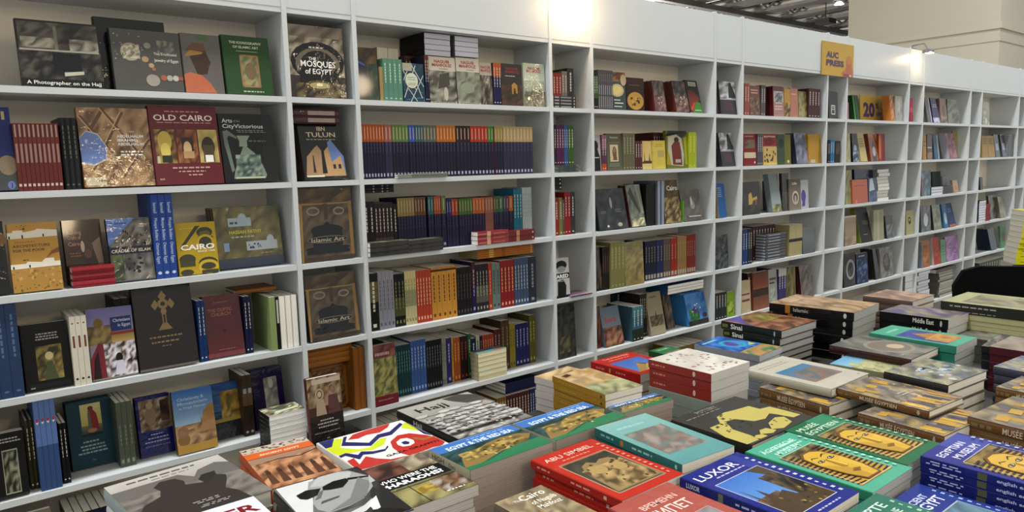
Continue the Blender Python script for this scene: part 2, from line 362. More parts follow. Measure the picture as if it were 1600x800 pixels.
def flat(l, BL, BR, vt, n, col, dep=.15, side='spine', y=None, base=None, art=None, sp=None, bands=None, hard=0, m='p', spart=None, H=None, paper=PAPER, topl=None, jit=.003, cat='book'):
    """books lying flat in a pile; side: what faces the room (spine, or the page edges)"""
    BL, BR = q2(BL), q2(BR); z = AT['z'] if base is None else base
    y = basey(BL, z, y); x0 = xat(BL[0], y, z); x1 = xat(BR[0], y, z)
    if base is None: x0 = max(x0, AT['x0']); x1 = min(x1, AT['x1'])
    hh = H or hat(O[1] + vt / O[2], (x0, y, z), (0, 0, 1)); lim = [q for q in [ZS[0]] + [c - .02 for c in ZS[1:]] if q > z + .01]
    hh = min(hh, min(lim) - z - .003) if y > -.01 else hh; t = hh / n; w = x1 - x0; rnd = random.Random(l)
    dep = min(dep, DEP - .012 - y) if y > 0 else dep
    me = book_meshes(dep if side == 'spine' else w, w if side == 'spine' else dep, t - .0005, col, art if art is not None else [], sp, bands, hard, m, spart or [], None, paper)
    for k in range(n):
        j = rnd.uniform(0, jit); z1 = z + .0004 + k * t
        if side == 'spine': mw = MX((0, 1, 0), (-1, 0, 0), (0, 0, 1), (x0 + w, y + j, z1))
        else: mw = MX((1, 0, 0), (0, 1, 0), (0, 0, 1), (x0, y + j, z1))
        KIND[0] = 'hardback' if hard else 'wrapped_book' if m == 'w' else 'paperback'; book(me, mw, lab(l) if n == 1 else lab(topl or l, '' if topl else 'topmost') if k == n - 1 else lab(l, NUM[k + 1] + ' from below,'), AT['group'], cat)
    return x0, x1, y, z + hh
W_ = 'f0eee8'
# ---- first wide bay, top shelf
at('wide', 0, 1); fr(0, 0, 5)
face('large black and white photo book of a crowded mosque court', (175, 655), (822, 690), (108, 150), '23211f', [('n', .02, .55, .98, .97, ['3a3631', '5a564c', '2a2722', '474238', '6b665a'], 12, 6), ('n', .0, .02, 1, .55, ['23221f', '3c3b36', '151413', '555249', '2c2a27'], 16, 9), ('n', .04, .58, .45, .74, ['a8a493', '4a463c', '8c8878'], 6, 3), ('n', .62, .56, .98, .74, ['b0ab98', '8f8b7c', '5a564a'], 5, 3), ('r', .02, .535, .98, .56, 'a8a596'), ('r', .44, .56, .48, .92, '7c786a'), ('p', [(.4, .26), (.74, .22), (.74, .5), (.4, .53)], '0b0c0f'), ('p', [(.52, .16), (.76, .2), (.76, .25), (.52, .22)], 'b8b5a4'), ('r', 0, 0, 1, .11, '121312'), ('t', 'A Photographer on the Hajj', .06, .03, .055, 'dedbd0', 'l', .9)], th=.022, sp='3a3936', hard=1, lean=10)
face('grey landscape book with silver jewellery on its cover', (905, 690), (1445, 712), (875, 225), '55534f', [('e', .27, .63, .14, .15, 'a49c86'), ('n', .15, .52, .4, .75, ['b0a890', '8c8472', '6f695c', 'c4bca4'], 7, 7), ('d', .02, .5, .45, .95, ['b8b19c', '8b8578'], 26, .03), ('e', .55, .42, .04, .04, 'b09a72'), ('e', .47, .52, .05, .05, 'a8946e'), ('e', .58, .36, .03, .03, '9a6a50'), ('e', .52, .75, .05, .05, '8f8a7a'), ('n', .66, .6, .92, .85, ['6e6a60', '8a8678', '55534f'], 6, 5), ('t', 'The Traditional', .6, .6, .045, 'c8c6be', 'l', .34), ('t', 'Jewelry of Egypt', .6, .49, .05, 'd2d0c8', 'l', .36), ('e', .55, .17, .1, .1, '9c968a'), ('e', .71, .22, .045, .05, 'a4604a'), ('e', .8, .22, .045, .05, 'a8aa9c'), ('e', .89, .22, .045, .05, 'b8baa8'), ('r', .93, .19, 1, .25, '9c5844')], th=.024, n=1, hard=1, sp='2f2e2c', lean=9)
face('black boxed landscape book rising behind the jewellery book', (790, 690), (1340, 705), (780, 230), '141414', [], th=.03, n=1, hard=1, y=.06, lean=7, h=.232)
fr(260, 0, 5)
face('grey art book with a profile portrait in orange robe', (158, 715), (460, 728), (145, 262), '66625d', [('e', .42, .62, .2, .17, '3c2a25'), ('p', [(.35, .3), (.6, .32), (.66, .45), (.72, .52), (.66, .62), (.6, .74), (.3, .78), (.2, .6)], '453029'), ('p', [(.1, .72), (.3, .85), (.58, .84), (.62, .72), (.3, .66)], '6d4632'), ('p', [(.05, .6), (.2, .72), (.55, .69), (.5, .66), (.2, .62)], '9c7a3c'), ('p', [(0, 0), (.8, 0), (.66, .16), (.45, .3), (.15, .34), (0, .3)], 'b56a4c'), ('r', .45, .9, .7, 1, '4a6a3c')], th=.02, hard=1, lean=9)
face('green hardback with a framed miniature on its cover', (478, 728), (845, 742), (435, 278), '2f4f2d', [('t', 'THE ICONOGRAPHY', .5, .865, .042, 'd8d8c4', 'c', .68), ('t', 'OF ISLAMIC ART', .5, .79, .042, 'd8d8c4', 'c', .54), ('r', .28, .735, .74, .742, 'b8bca4'), ('n', .34, .12, .74, .68, ['8f8a66', '5d7a5c', 'a89a70', '6c6a4c'], 5, 8), ('fr', .34, .12, .74, .68, .005, '9c7a54'), ('e', .55, .4, .12, .15, '7c6a50'), ('l', .3, .03, .8, .07, 1, 'c0c4ac')], th=.026, hard=1, sp='274526', m='p', lean=9, n=1)
at('narrow', 0, 1)
face('mosque interior book with a dark arch and white title', (975, 752), (1410, 765), (945, 185), '3a332c', [('n', 0, .82, 1, 1, ['7c6f60', '594d40', '968a78'], 8, 2), ('n', 0, .3, 1, .84, ['6e6254', '9a8f7c', '4a4036', 'b0a690'], 12, 7), ('e', .52, .5, .48, .28, '14110f'), ('e', .52, .46, .4, .24, '6f6656'), ('e', .52, .42, .33, .24, '15130f'), ('r', .18, .1, .86, .42, '15130f'), ('n', .1, .0, .95, .2, ['332b22', '5c5038', '241d18', '7c6c48'], 9, 3), ('e', .52, .17, .26, .07, '5e5334'), ('e', .52, .17, .18, .045, 'b0a270'), ('e', .52, .18, .06, .02, 'f0e6b8'), ('t', 'THE', .42, .52, .045, 'e8e6e0', 'c'), ('t', 'MOSQUES', .52, .43, .085, 'f2f0ea', 'c', .62), ('t', 'of EGYPT', .52, .33, .075, 'f2f0ea', 'c', .48), ('l', .36, .68, .66, .72, 1, 'c8c4b8')], th=.035, hard=1, sp='2c2621', y=.012)
# ---- first wide bay, second shelf
at('wide', 0, 2); fr(0, 150, 5)
face('blue and grey book cut by the frame edge', (-160, 755), (148, 740), (-190, 95), '23306e', [('r', 0, 0, 1, .4, '4a4d50'), ('r', .78, .85, .86, .95, 'b8a86c'), ('e', .8, .3, .25, .12, '8a7a64'), ('e', .84, .06, .1, .05, '6a76a8'), ('t', 'J', .84, .04, .05, '20242c', 'c')], th=.03, hard=1, m='p', sp='1c2448')
spines('maroon paperback with pale publisher dot low on the spine', (150, 738), (502, 728), 212, 10, '6a2f2c', tc='b0a298', spart=[('r', .02, .32, .2, .68, 'a08f84'), ('r', .3, .25, .58, .75, '9a7d74'), ('r', .89, .2, .93, .8, 'd0bcae')], dep=.18)
spines('charcoal hardback spine beside the carved wood book', (515, 722), (645, 722), 170, 3, '26282c', hard=1, y=.03, dep=.17, tc='6d6c68')
face('shrink-wrapped architecture book of carved wood lattice and blue sky', (668, 720), (1218, 706), (610, 100), '8c6f52', [('n', 0, 0, 1, 1, ['9a7a58', '6f5238', 'b89a74', '7c6046', 'ac8c66'], 12, 12)] + [('p', [(a, b), (a + .06, b), (c + .06, d), (c, d)], '6a4b34') for a, b, c, d in ((.0, .9, .5, .3), (.3, 1, .75, .45), (.1, .2, .6, .95), (.5, .1, .95, .6), (.0, .55, .35, 1), (.3, 0, .55, .5))] + [('p', [(a, b), (a + .018, b), (c + .018, d), (c, d)], 'c4a880') for a, b, c, d in ((.0, .9, .5, .3), (.3, 1, .75, .45), (.1, .2, .6, .95), (.5, .1, .95, .6))] + [('p', [(0, .62), (.1, .71), (.26, .67), (.37, .5), (.35, .34), (.16, .26), (0, .3)], 'c0b8a8'), ('p', [(0, .61), (.1, .695), (.25, .655), (.355, .5), (.335, .35), (.15, .28), (0, .31)], '6f86bc'), ('r', .02, .02, .3, .12, 'c0b49c'), ('r', .2, .06, .33, .09, '7f6a50'), ('t', 'ABDELHALIM', .52, .62, .034, 'f2efe6', 'l', .38, .03), ('t', 'IBRAHIM', .52, .57, .034, 'f2efe6', 'l', .26, .03), ('t', 'ABDELHALIM', .52, .52, .034, 'f2efe6', 'l', .38, .03), ('l', .53, .38, .92, .46, 2, 'e8e4d8')], th=.034, hard=1, sp='8c5a34', y=.02)
BK = ('p', [(.1, 0)], '000')
face('large crimson book of historic buildings with cream lettering', (1225, 708), (1755, 690), (1090, 85), '651c28', [('l', .2, .915, .8, .945, 1, 'b88c80'), ('t', 'OLD CAIRO', .5, .815, .075, 'e6d8cc', 'c', .86), ('l', .08, .775, .92, .8, 1, 'b88c80'), ('n', .05, .27, .34, .7, ['8a6a34', '5a3c24', 'a89048', '3a281c'], 5, 7), ('e', .19, .55, .1, .13, 'c0a850'), ('e', .19, .43, .07, .1, 'd8c46c'), ('r', .13, .28, .27, .37, '2c2e28'), ('r', .06, .27, .1, .36, 'b8bca0'), ('n', .36, .27, .66, .7, ['7a4430', '5a2c20', '9c6a3c'], 5, 6), ('r', .43, .33, .6, .6, '3c2418'), ('e', .51, .45, .06, .1, 'd0b088'), ('r', .44, .33, .6, .42, 'b89468'), ('n', .68, .27, .97, .7, ['a89858', '8c7c44', 'c0b070'], 5, 6), ('e', .82, .48, .1, .13, '3a2c20'), ('r', .74, .28, .9, .5, '53452c'), ('r', .76, .28, .88, .37, 'e8e4dc'), ('l', .2, .19, .85, .23, 1, 'c09a90'), ('l', .3, .145, .75, .18, 1, 'c09a90'), ('l', .45, .1, .7, .135, 1, 'c09a90'), ('t', 'AUC', .06, .06, .02, 'd8c8bc')], th=.032, hard=1, m='g', sp='4e1620', y=.012)
fr(260, 150, 5)
face('black book showing an old glass ewer with a handle', (462, 685), (885, 672), (410, 148), '101213', [('p', [(.7, 0), (1, 0), (1, 1), (.82, 1)], '1d2022'), ('t', 'Arts', .07, .87, .06, 'c8ccc8', 'l'), ('t', 'of the', .27, .88, .03, '8f938f', 'l'), ('t', 'CityVictorious', .07, .79, .06, 'c8ccc8', 'l', .74), ('l', .3, .72, .86, .77, 2, '7f8480'), ('p', [(.17, .05), (.75, .05), (.78, .1), (.72, .25), (.6, .42), (.46, .52), (.4, .52), (.33, .4), (.2, .16)], '7d8a7c'), ('n', .24, .08, .7, .4, ['6c7a6e', '93a08c', '5a6a62', '34474a'], 8, 9), ('p', [(.33, .52), (.48, .52), (.48, .6), (.54, .68), (.3, .68), (.34, .6)], '8a9686'), ('p', [(.06, .74), (.14, .76), (.3, .66), (.3, .63), (.16, .68), (.13, .64), (.2, .18), (.15, .14), (.07, .55)], '6c786c'), ('r', .2, .05, .74, .075, 'b0bc9c'), ('l', .5, .58, .84, .62, 1, '6c706c')], th=.034, hard=1, sp='0d0e10', m='g', y=.014)
at('narrow', 0, 2)
face('mosque courtyard book with blue sky and pale title', (1085, 660), (1430, 652), (1015, 222), '1b1a1b', [('t', 'IBN', .52, .86, .075, 'c8b894', 'c'), ('t', 'TULUN', .5, .75, .085, 'd0c09c', 'c', .66), ('l', .12, .69, .85, .72, 1, 'a89c84'), ('p', [(.62, .66), (.7, .7), (.95, .4), (.95, .1), (.62, .1)], '6a84b4'), ('p', [(.05, .05), (.12, .4), (.3, .55), (.38, .6), (.46, .5), (.5, .05)], 'a88a66'), ('p', [(.48, .05), (.52, .5), (.62, .58), (.66, .3), (.88, .42), (.95, .05)], 'b8966c'), ('p', [(.42, .1), (.46, .52), (.51, .5), (.53, .1)], '1d1a18'), ('p', [(.22, .12), (.25, .42), (.27, .42), (.28, .12)], '3a2e26'), ('r', .68, .18, .74, .26, '20283c'), ('r', .8, .18, .86, .26, '20283c'), ('r', .06, .04, .45, .07, 'd8d0c0')], th=.028, n=3, hard=1, sp='2c1c1e', y=.012)
flat('wrapped dark burgundy book lying across the upright mosque books', (1000, 215), (1352, 215), 100, 2, '33191c', dep=.16, y=.04, base=uny(464, 150 + 215 / 5, .04).z, sp='4a2c2c', hard=1, m='w', spart=[('r', .3, .2, .9, .8, 'a09088')])
# ---- first wide bay, third shelf
at('wide', 0, 3); fr(0, 300, 5)
face('black book with amber glow at the frame edge', (-180, 800), (88, 792), (-200, 255), '0c0e0d', [('e', .85, .75, .2, .1, '7a5a2a')], th=.03, hard=1)
face('tan cover with white village walls, third from the bay end', (112, 785), (500, 748), (52, 265), 'b98f48', [('p', [(0, .78), (0, .87), (.1, .87), (.12, .9), (.3, .9), (.32, .87), (.55, .89), (.6, .91), (1, .88), (1, .79)], 'ded8c8'), ('r', .02, .78, .05, .82, '2a241c'), ('r', .28, .78, .31, .83, '2a241c'), ('r', .7, .79, .73, .83, '2a241c'), ('d', .2, .9, .45, .97, ['5a5a34'], 10, .05), ('l', .08, .71, .6, .74, 1, '9a6a3c'), ('t', 'ARCHITECTURE', .08, .65, .04, '5a4a34', 'l', .75), ('t', 'FOR THE POOR', .08, .585, .04, '5a4a34', 'l', .63), ('l', .25, .45, .38, .48, 1, '6a4a34'), ('p', [(0, .34), (0, .41), (.3, .41), (.34, .44), (.62, .42), (.7, .47), (.88, .47), (.88, .42), (1, .42), (1, .35)], 'e4dece'), ('r', .04, .34, .07, .38, '2a241c'), ('r', .36, .35, .39, .39, '2a241c'), ('p', [(.72, .47), (.85, .53), (1, .55), (1, .62), (.85, .58)], '8c5634'), ('g', 0, 0, 1, .34, 'a8813e', 'b0884a'), ('d', 0, .1, 1, .32, ['9c763a', 'c49c58'], 30, .1), ('d', .03, .02, .97, .1, ['5c5a30', '7a5a34'], 16, .06)], th=.026, sp='a07c40', m='p')
face('dark brown cover with a craftsman, behind the red pile', (535, 705), (838, 672), (395, 235), '3a1c16', [('t', 'Building', .12, .78, .06, 'c09080', 'l', .36), ('t', 'Crafts of', .12, .7, .06, 'c09080', 'l', .34), ('t', 'Cairo', .12, .6, .06, 'c09080', 'l', .3), ('l', .12, .42, .42, .5, 2, 'a05c30'), ('p', [(.72, .62), (.95, .72), (1, .1), (.9, .06), (.84, .3)], '8f7a66'), ('e', .6, .56, .15, .1, '42302c'), ('e', .48, .58, .05, .09, 'c8b4a0'), ('p', [(.5, .5), (.72, .5), (.85, .25), (.85, .05), (.4, .05), (.45, .3)], '24100d'), ('e', .6, .46, .1, .07, '6d3c30')], m='g', th=.02, y=.085, hard=1)
flat('small wrapped red book in the pile below the craftsman cover', (575, 765), (905, 722), 592, 3, '7d2028', dep=.07, m='w', hard=1, sp='8f2430', y=.012)
face('mosque facade cover with a blue title band', (886, 703), (1222, 676), (828, 225), '5c5e64', [('p', [(0, 1), (.65, 1), (.3, .78), (.08, .6), (0, .58)], '5c78b4'), ('n', .05, .02, 1, .98, ['5b5854', '7c7870', '3c3a3a', '8f8a80'], 9, 10), ('p', [(0, 1), (.66, 1), (.34, .8), (.1, .62), (0, .58)], '6683bd'), ('d', .3, .58, .9, .8, ['1e1e24'], 12, .09), ('d', .4, .14, .75, .36, ['1c1b20'], 12, .11), ('n', 0, .02, .3, .45, ['4a5238', '5f6848', '33392a'], 4, 6), ('r', 0, .43, 1, .55, '151a38'), ('t', 'CRADLE OF ISLAM', .5, .46, .05, 'e4dcc0', 'c', .9), ('l', .1, .9, .5, .94, 1, '33508c')], th=.028, sp='16181f', hard=1, y=.02)
spines('tall cobalt blue spine with pale lettering', (1228, 678), (1393, 662), 20, 3, '2c4c94', y=.02, hard=0, dep=.18, spart=[('t', 'Ismail', .1, .3, .45, 'b8c8e0', 'l', .12), ('t', 'Mosque Builders', .28, .3, .45, 'b8c8e0', 'l', .26), ('t', 'Ottoman Egypt', .57, .3, .45, 'b8c8e0', 'l', .25), ('e', .93, .5, .018, .28, 'c8d4e8')])
fr(260, 290, 5)
face('small mustard yellow cover with dome shapes and white title', (103, 705), (418, 674), (78, 305), 'b59a1c', [('p', [(.1, .55), (.5, .93), (.62, .93), (.1, .47)], '45432e'), ('e', .72, .8, .2, .1, '45432e'), ('e', .72, .77, .14, .06, '6a6434'), ('r', .55, .5, .92, .72, '45432e'), ('ring', .72, .6, .22, .16, .008, 'c0a428'), ('e', .24, .3, .2, .1, '45432e'), ('r', .05, .16, .42, .26, '4a4830'), ('e', .74, .2, .24, .12, '45432e'), ('ring', .74, .13, .26, .14, .01, 'c4a82c'), ('e', .2, .05, .16, .06, '45432e'), ('r', .56, .0, .98, .07, '45432e'), ('l', .1, .88, .5, .9, 1, 'd8c86c'), ('t', 'CAIRO', .1, .48, .1, 'f2f0e4', 'l', .84, .03), ('t', 'SINCE 1900', .5, .42, .035, 'f2f0e4', 'l', .44)], th=.024, sp='8f7c1c', m='g', y=.02, lean=6)
face('wide wrapped olive landscape book with pale blue labels', (420, 662), (925, 618), (348, 190), '716a45', [('n', 0, .12, 1, 1, ['777049', '656044', '8a8258', '5c5a40', '7d744c'], 14, 9), ('g', 0, 0, 1, .16, '303c56', '4a5058'), ('r', .2, .68, .55, .82, 'a4b2b8'), ('e', .42, .83, .06, .06, 'a4b2b8'), ('l', .22, .7, .36, .78, 1, '3e5470'), ('t', 'HASSAN FATHY', .2, .56, .055, 'c8bc3c', 'l', .5, .03), ('l', .22, .48, .62, .53, 1, 'b8b8a0'), ('r', .44, .27, .92, .42, 'b4bec2'), ('e', .82, .42, .06, .09, 'b4bec2'), ('d', .46, .3, .7, .38, ['3a4a6a'], 12, .04), ('r', .1, .28, .18, .42, '8fa4c0'), ('l', .62, .2, .88, .23, 1, 'b0a878')], th=.03, n=3, hard=1, sp='55523a', y=.055)
at('narrow', 0, 3)
for s_, q_ in ((3, 'brown ornamented art book with dark dome emblem'),):
    ART_IS = [('n', 0, 0, 1, 1, ['544838', '6a5c4a', '42382c', '5e5244'], 9, 12), ('n', .0, .8, 1, 1, ['4c3c26', '6c5634', '3c2e20'], 8, 3), ('r', .0, .77, 1, .785, 'a08040'), ('p', [(0, 0), (.03, 0), (.07, .78), (.02, .78)], '9c7c40'), ('r', .93, .04, .985, .8, '8a6c34'), ('r', .46, .56, .53, .78, '4a3826'), ('ring', .26, .68, .12, .06, .006, '8f806c'), ('ring', .74, .67, .11, .055, .006, '8f806c'), ('r', .06, .0, 1, .06, '43362c'), ('e', .5, .42, .3, .075, '14161c'), ('p', [(.4, .46), (.5, .54), (.6, .46)], '14161c'), ('r', .22, .2, .78, .4, '14161c'), ('e', .5, .29, .38, .05, '181a20'), ('ring', .5, .29, .38, .05, .003, '6f6450'), ('t', 'Islamic Art', .5, .262, .055, 'a8a08c', 'c', .62), ('e', .5, .17, .42, .035, '181a20'), ('r', .1, .1, .9, .15, '1a1b20')]
    face(q_, (1065, 615), (1478, 577), (1030, 20), '5a4a38', ART_IS, th=.035, hard=1, sp='2a241c', y=.014)
at('narrow', 0, 4); fr(280, 430, 4.443)
face('brown ornamented art book with dark dome emblem', (915, 475), (1262, 412), (862, 15), '5a4a38', ART_IS, th=.035, hard=1, sp='2a241c', y=.012)
# ---- first wide bay, fourth shelf
at('wide', 0, 4); fr(0, 440, 4.443)
spines('dull blue tall hardback spine at the frame edge', (-70, 815), (177, 778), 150, 3, '2e4364', y=.012, tc='5c7494', dep=.19)
face('thick black book with a gold icon picture', (188, 766), (508, 700), (130, 322), '08090b', [('l', .28, .74, .82, .86, 3, 'a8a8a0'), ('n', .28, .14, .84, .66, ['6a5c34', '8a7a48', '4c4026', '3a3c24', '9a8a50'], 7, 9), ('e', .56, .5, .09, .06, 'c4b488'), ('p', [(.42, .14), (.5, .42), (.62, .42), (.72, .14)], '4c5636'), ('r', .08, .03, 1, .1, '1c1d1f'), ('t', 'auc', .1, .035, .03, 'b0b0ac')], th=.05, sp='0b0b0c', m='p', y=.02, lean=6)
spines('slim cream spine with small red lettering', (525, 712), (642, 686), 248, 3, 'd4cebe', y=.012, dep=.16, spart=[('r', .28, .3, .45, .7, '7c4a40'), ('e', .1, .5, .01, .2, '6a5a50'), ('e', .9, .5, .016, .25, '3a3438')])
face('crowd photograph cover with red robes below a lilac sky', (648, 680), (963, 625), (605, 210), '8f8694', [('g', 0, .7, 1, 1, '8a84a8', '6f6c9c'), ('n', 0, .5, .6, .76, ['6c5c40', '8f7a50', '54483a', 'a08c5c'], 7, 4), ('e', .24, .8, .1, .07, '7a6234'), ('r', .5, .74, .96, .86, '27366c'), ('r', .5, .66, .96, .74, '2c3c74'), ('t', 'Christians', .94, .79, .045, 'c8ccdc', 'r', .38), ('t', 'in Egypt', .94, .72, .045, 'c8ccdc', 'r', .28), ('r', .48, .61, 1, .65, '8f3c34'), ('g', .5, .5, 1, .61, 'c0a468', '9a8450'), ('n', .3, .02, 1, .5, ['d8d4dc', 'b8b0b8', '5a4038', '8f7c74', 'e8e6ec', '2c2624'], 11, 10), ('p', [(0, .02), (0, .3), (.2, .52), (.3, .5), (.32, .02)], '7a2c38'), ('p', [(.03, .02), (.08, .3), (.18, .42), (.2, .02)], '2c1c20'), ('e', .62, .28, .08, .07, '1c1614'), ('p', [(.5, .04), (.56, .24), (.7, .24), (.76, .04)], 'c8c8d4'), ('r', 0, 0, 1, .02, '8a8078')], th=.028, m='p', sp='6c6880', y=.02, n=1, lean=6)
spines('thin black spine beside the brown cross book', (838, 690), (940, 665), 75, 2, '0d0d0f', y=.07, dep=.15, h=.25)
face('large dark brown book with a gold cross', (978, 615), (1385, 562), (945, 42), '1f120d', [('p', [(.5, .93), (.57, .86), (.5, .8), (.43, .86)], '8f7648'), ('p', [(.3, .76), (.37, .83), (.43, .77), (.36, .7)], '8f7648'), ('p', [(.7, .76), (.63, .83), (.57, .77), (.64, .7)], '8f7648'), ('e', .5, .77, .09, .06, '8f7648'), ('e', .5, .77, .04, .025, '2a1a12'), ('e', .5, .68, .05, .04, '8f7648'), ('r', .465, .5, .485, .68, '8f7648'), ('r', .515, .5, .535, .68, '8f7648'), ('p', [(.38, .46), (.46, .54), (.54, .54), (.62, .46)], '8f7648'), ('l', .2, .36, .8, .4, 1, '86704a'), ('l', .22, .3, .78, .34, 1, '86704a'), ('l', .4, .26, .6, .28, 1, '86704a'), ('r', 0, 0, 1, .025, '6a625a')], th=.035, hard=1, sp='120a07', m='w', y=.014)
fr(280, 430, 4.443)
spines('royal blue spine beside the red dictionary', (152, 570), (205, 560), 182, 2, '14396c', y=.03, hard=0, dep=.15)
face('wrapped wine red book with faded gilt lettering', (208, 555), (463, 512), (182, 165), '5c1c24', [('l', .28, .86, .7, .9, 1, '8a5a44'), ('t', 'THE COPTIC', .12, .73, .055, '9c6a48', 'l', .66), ('t', 'CHURCH', .2, .66, .055, '9c6a48', 'l', .52), ('p', [(.46, .42), (.5, .46), (.54, .42), (.5, .38)], '2c1216'), ('l', .3, .1, .75, .13, 1, '8a5c50'), ('r', 0, 0, 1, .07, '74383c')], th=.04, hard=1, sp='401418', m='w', y=.03)
spines('navy spine with pale dots beside the wine red book', (470, 513), (520, 505), 152, 2, '141c44', y=.035, dep=.13)
fr(280, 430, 4.443)
flat('brown board lying over the books at the bay end', (400, 150), (675, 110), 95, 1, '8a5a2a', y=.07, base=1.118, H=.014, dep=.12, hard=1)
spines('olive green paperback showing its back cover with white label', (645, 536), (688, 533), 155, 1, '8a9a68', y=.006, dep=.17, spart=[], )
spines('black spine between green back cover and cream page blocks', (690, 534), (712, 530), 152, 1, '111312', y=.012, dep=.16, spart=[('r', .06, .2, .5, .8, 'c8c8c0')])
spines('paperback turned page edges out at the bay end', (712, 530), (835, 508), 150, 3, 'a8a488', y=.012, dep=.15, fore=1, spart=[])
# ---- first wide bay, fifth shelf
at('wide', 0, 5); fr(0, 600, 4)
face('thick black book with grey portraits at the frame edge', (-150, 725), (190, 668), (-190, 345), '0d0d0e', [('l', .3, .84, .92, .93, 2, 'a8a8a4'), ('r', .4, .06, .8, .74, '9aa088'), ('n', .42, .08, .78, .72, ['23221e', '5c5a48', '3a3430', '8f927c', '181714'], 6, 9), ('r', 0, 0, 1, .04, '2c2d30')], th=.05, y=.012, lean=5, m='p')
spines('olive brown spine behind the black portrait book', (196, 637), (252, 620), 235, 2, '3f3c22', y=.05, dep=.15, hard=1)
spines('light blue tall paperback with a red mark on its spine', (262, 656), (395, 622), 95, 4, '41598a', bands=[(0, .5, '39527e'), (.5, 1, '5d76a6')], y=.012, dep=.17, spart=[('p', [(.2, .15), (.2, .85), (.235, .5)], 'b02c2c'), ('p', [(.235, .2), (.235, .8), (.26, .5)], 'd8d4dc')])
spines('black spine with tiny white dots beside the teal book', (402, 560), (450, 546), 250, 2, '0c0d10', y=.03, dep=.13)
face('dark teal book with a standing saint icon', (455, 522), (745, 462), (420, 135), '0e3f4c', [('g', .3, .62, .74, .94, 'b8a85c', 'd0c890'), ('g', .3, .5, .74, .62, '2e4450', '7c7448'), ('r', .3, .46, .74, .5, '1c2420'), ('p', [(.44, .52), (.46, .84), (.56, .86), (.64, .78), (.68, .54), (.6, .52)], '8a2c2c'), ('p', [(.44, .52), (.45, .8), (.5, .84), (.52, .52)], '5a6a54'), ('e', .52, .87, .06, .035, '6c3c28'), ('e', .52, .54, .1, .03, 'a87c50'), ('l', .28, .36, .66, .41, 1, '8fa4a4'), ('l', .2, .3, .8, .35, 1, '8fa4a4'), ('l', .2, .25, .78, .3, 1, '8fa4a4'), ('l', .15, .2, .85, .25, 1, '8fa4a4'), ('t', 'auc', .46, .1, .018, '9cb0b0')], th=.022, n=2, sp='0b2a34', m='p', hard=1)
spines('grey green spine in the row of three beside the teal book', (758, 484), (856, 464), 122, 3, '565c50', dep=.15, y=.045, spart=[('l', .35, .35, .7, .65, 1, '8f9484'), ('r', .88, .25, .94, .75, '8c9080')])
face('wrapped blue book with sepia statue relief picture', (883, 477), (1100, 430), (822, 103), '1e2160', [('n', .1, .42, 1, .94, ['6d5a48', '9a8670', '4a3a30', 'b0a090', '7c6850'], 8, 9), ('e', .4, .66, .16, .16, '87725c'), ('e', .4, .84, .1, .06, 'a08c6c'), ('n', .7, .55, .95, .9, ['3c2c28', '5a4438', '241c1c'], 3, 5), ('l', .3, .33, .75, .37, 1, 'a0a4c8'), ('l', .18, .27, .9, .31, 1, 'a0a4c8'), ('l', .16, .21, .92, .25, 1, 'a0a4c8'), ('l', .16, .14, .9, .18, 1, '6c70a8')], th=.028, hard=1, sp='171a4c', n=1)
fr(260, 560, 4.706)
face('wrapped desert book with blue sky and glinting boulders', (92, 722), (383, 655), (38, 268), '5a86b4', [('g', 0, .45, 1, 1, '8faac0', '2f66a8'), ('t', 'Christianity &', .12, .84, .05, 'a8c0d8', 'l', .66), ('t', 'Monasticism', .12, .77, .05, 'a8c0d8', 'l', .74), ('t', 'in Wadi Natrun', .14, .7, .045, 'a8c0d8', 'l', .66), ('n', .0, .12, 1, .45, ['8a6a4c', 'a4845c', '6c503c', 'b0906c'], 8, 6), ('p', [(.66, .4), (.72, .62), (.9, .72), (1, .72), (1, .3), (.6, .3)], '9a7650'), ('p', [(.64, .44), (.66, .56), (.68, .44)], '8a5848'), ('e', .18, .22, .15, .1, '7d6030'), ('e', .18, .34, .14, .09, '86664c'), ('p', [(0, 0), (1, 0), (1, .14), (.5, .12), (0, .14)], 'a8863c')], th=.03, hard=1, sp='4c3c28', y=.012)
face('wrapped picture cover of a yellow round mud brick tower', (370, 556), (482, 538), (300, 205), '23405c', [('g', 0, .5, 1, 1, '45688c', '1f4c86'), ('n', .3, .35, .95, .85, ['9c8034', '7a6430', 'b0924a', '5c4c28'], 5, 5), ('r', 0, .3, 1, .36, 'a08a40'), ('r', 0, 0, 1, .3, '23242a')], th=.022, y=.07, w=.1, h=.2, hard=1)
spines('brown spine with pale emblem beside the purple book', (582, 545), (655, 520), 130, 2, '4e3c28', y=.045, dep=.14, bands=[(0, .5, '2f2418'), (.5, .78, '5c4a30'), (.78, 1, '3c3024')], spart=[('r', .22, .2, .3, .8, '8f9498'), ('e', .93, .5, .02, .3, 'a09c90')])
face('dark purple book with a pale relief figure', (668, 500), (895, 448), (612, 108), '1f1440', [('n', .38, .28, .8, .85, ['8f8a88', 'a8a49c', '6c6668', '7c746c'], 4, 8), ('e', .6, .74, .08, .08, 'b0aca4')], th=.026, n=2, y=.07, sp='120b28', hard=1)
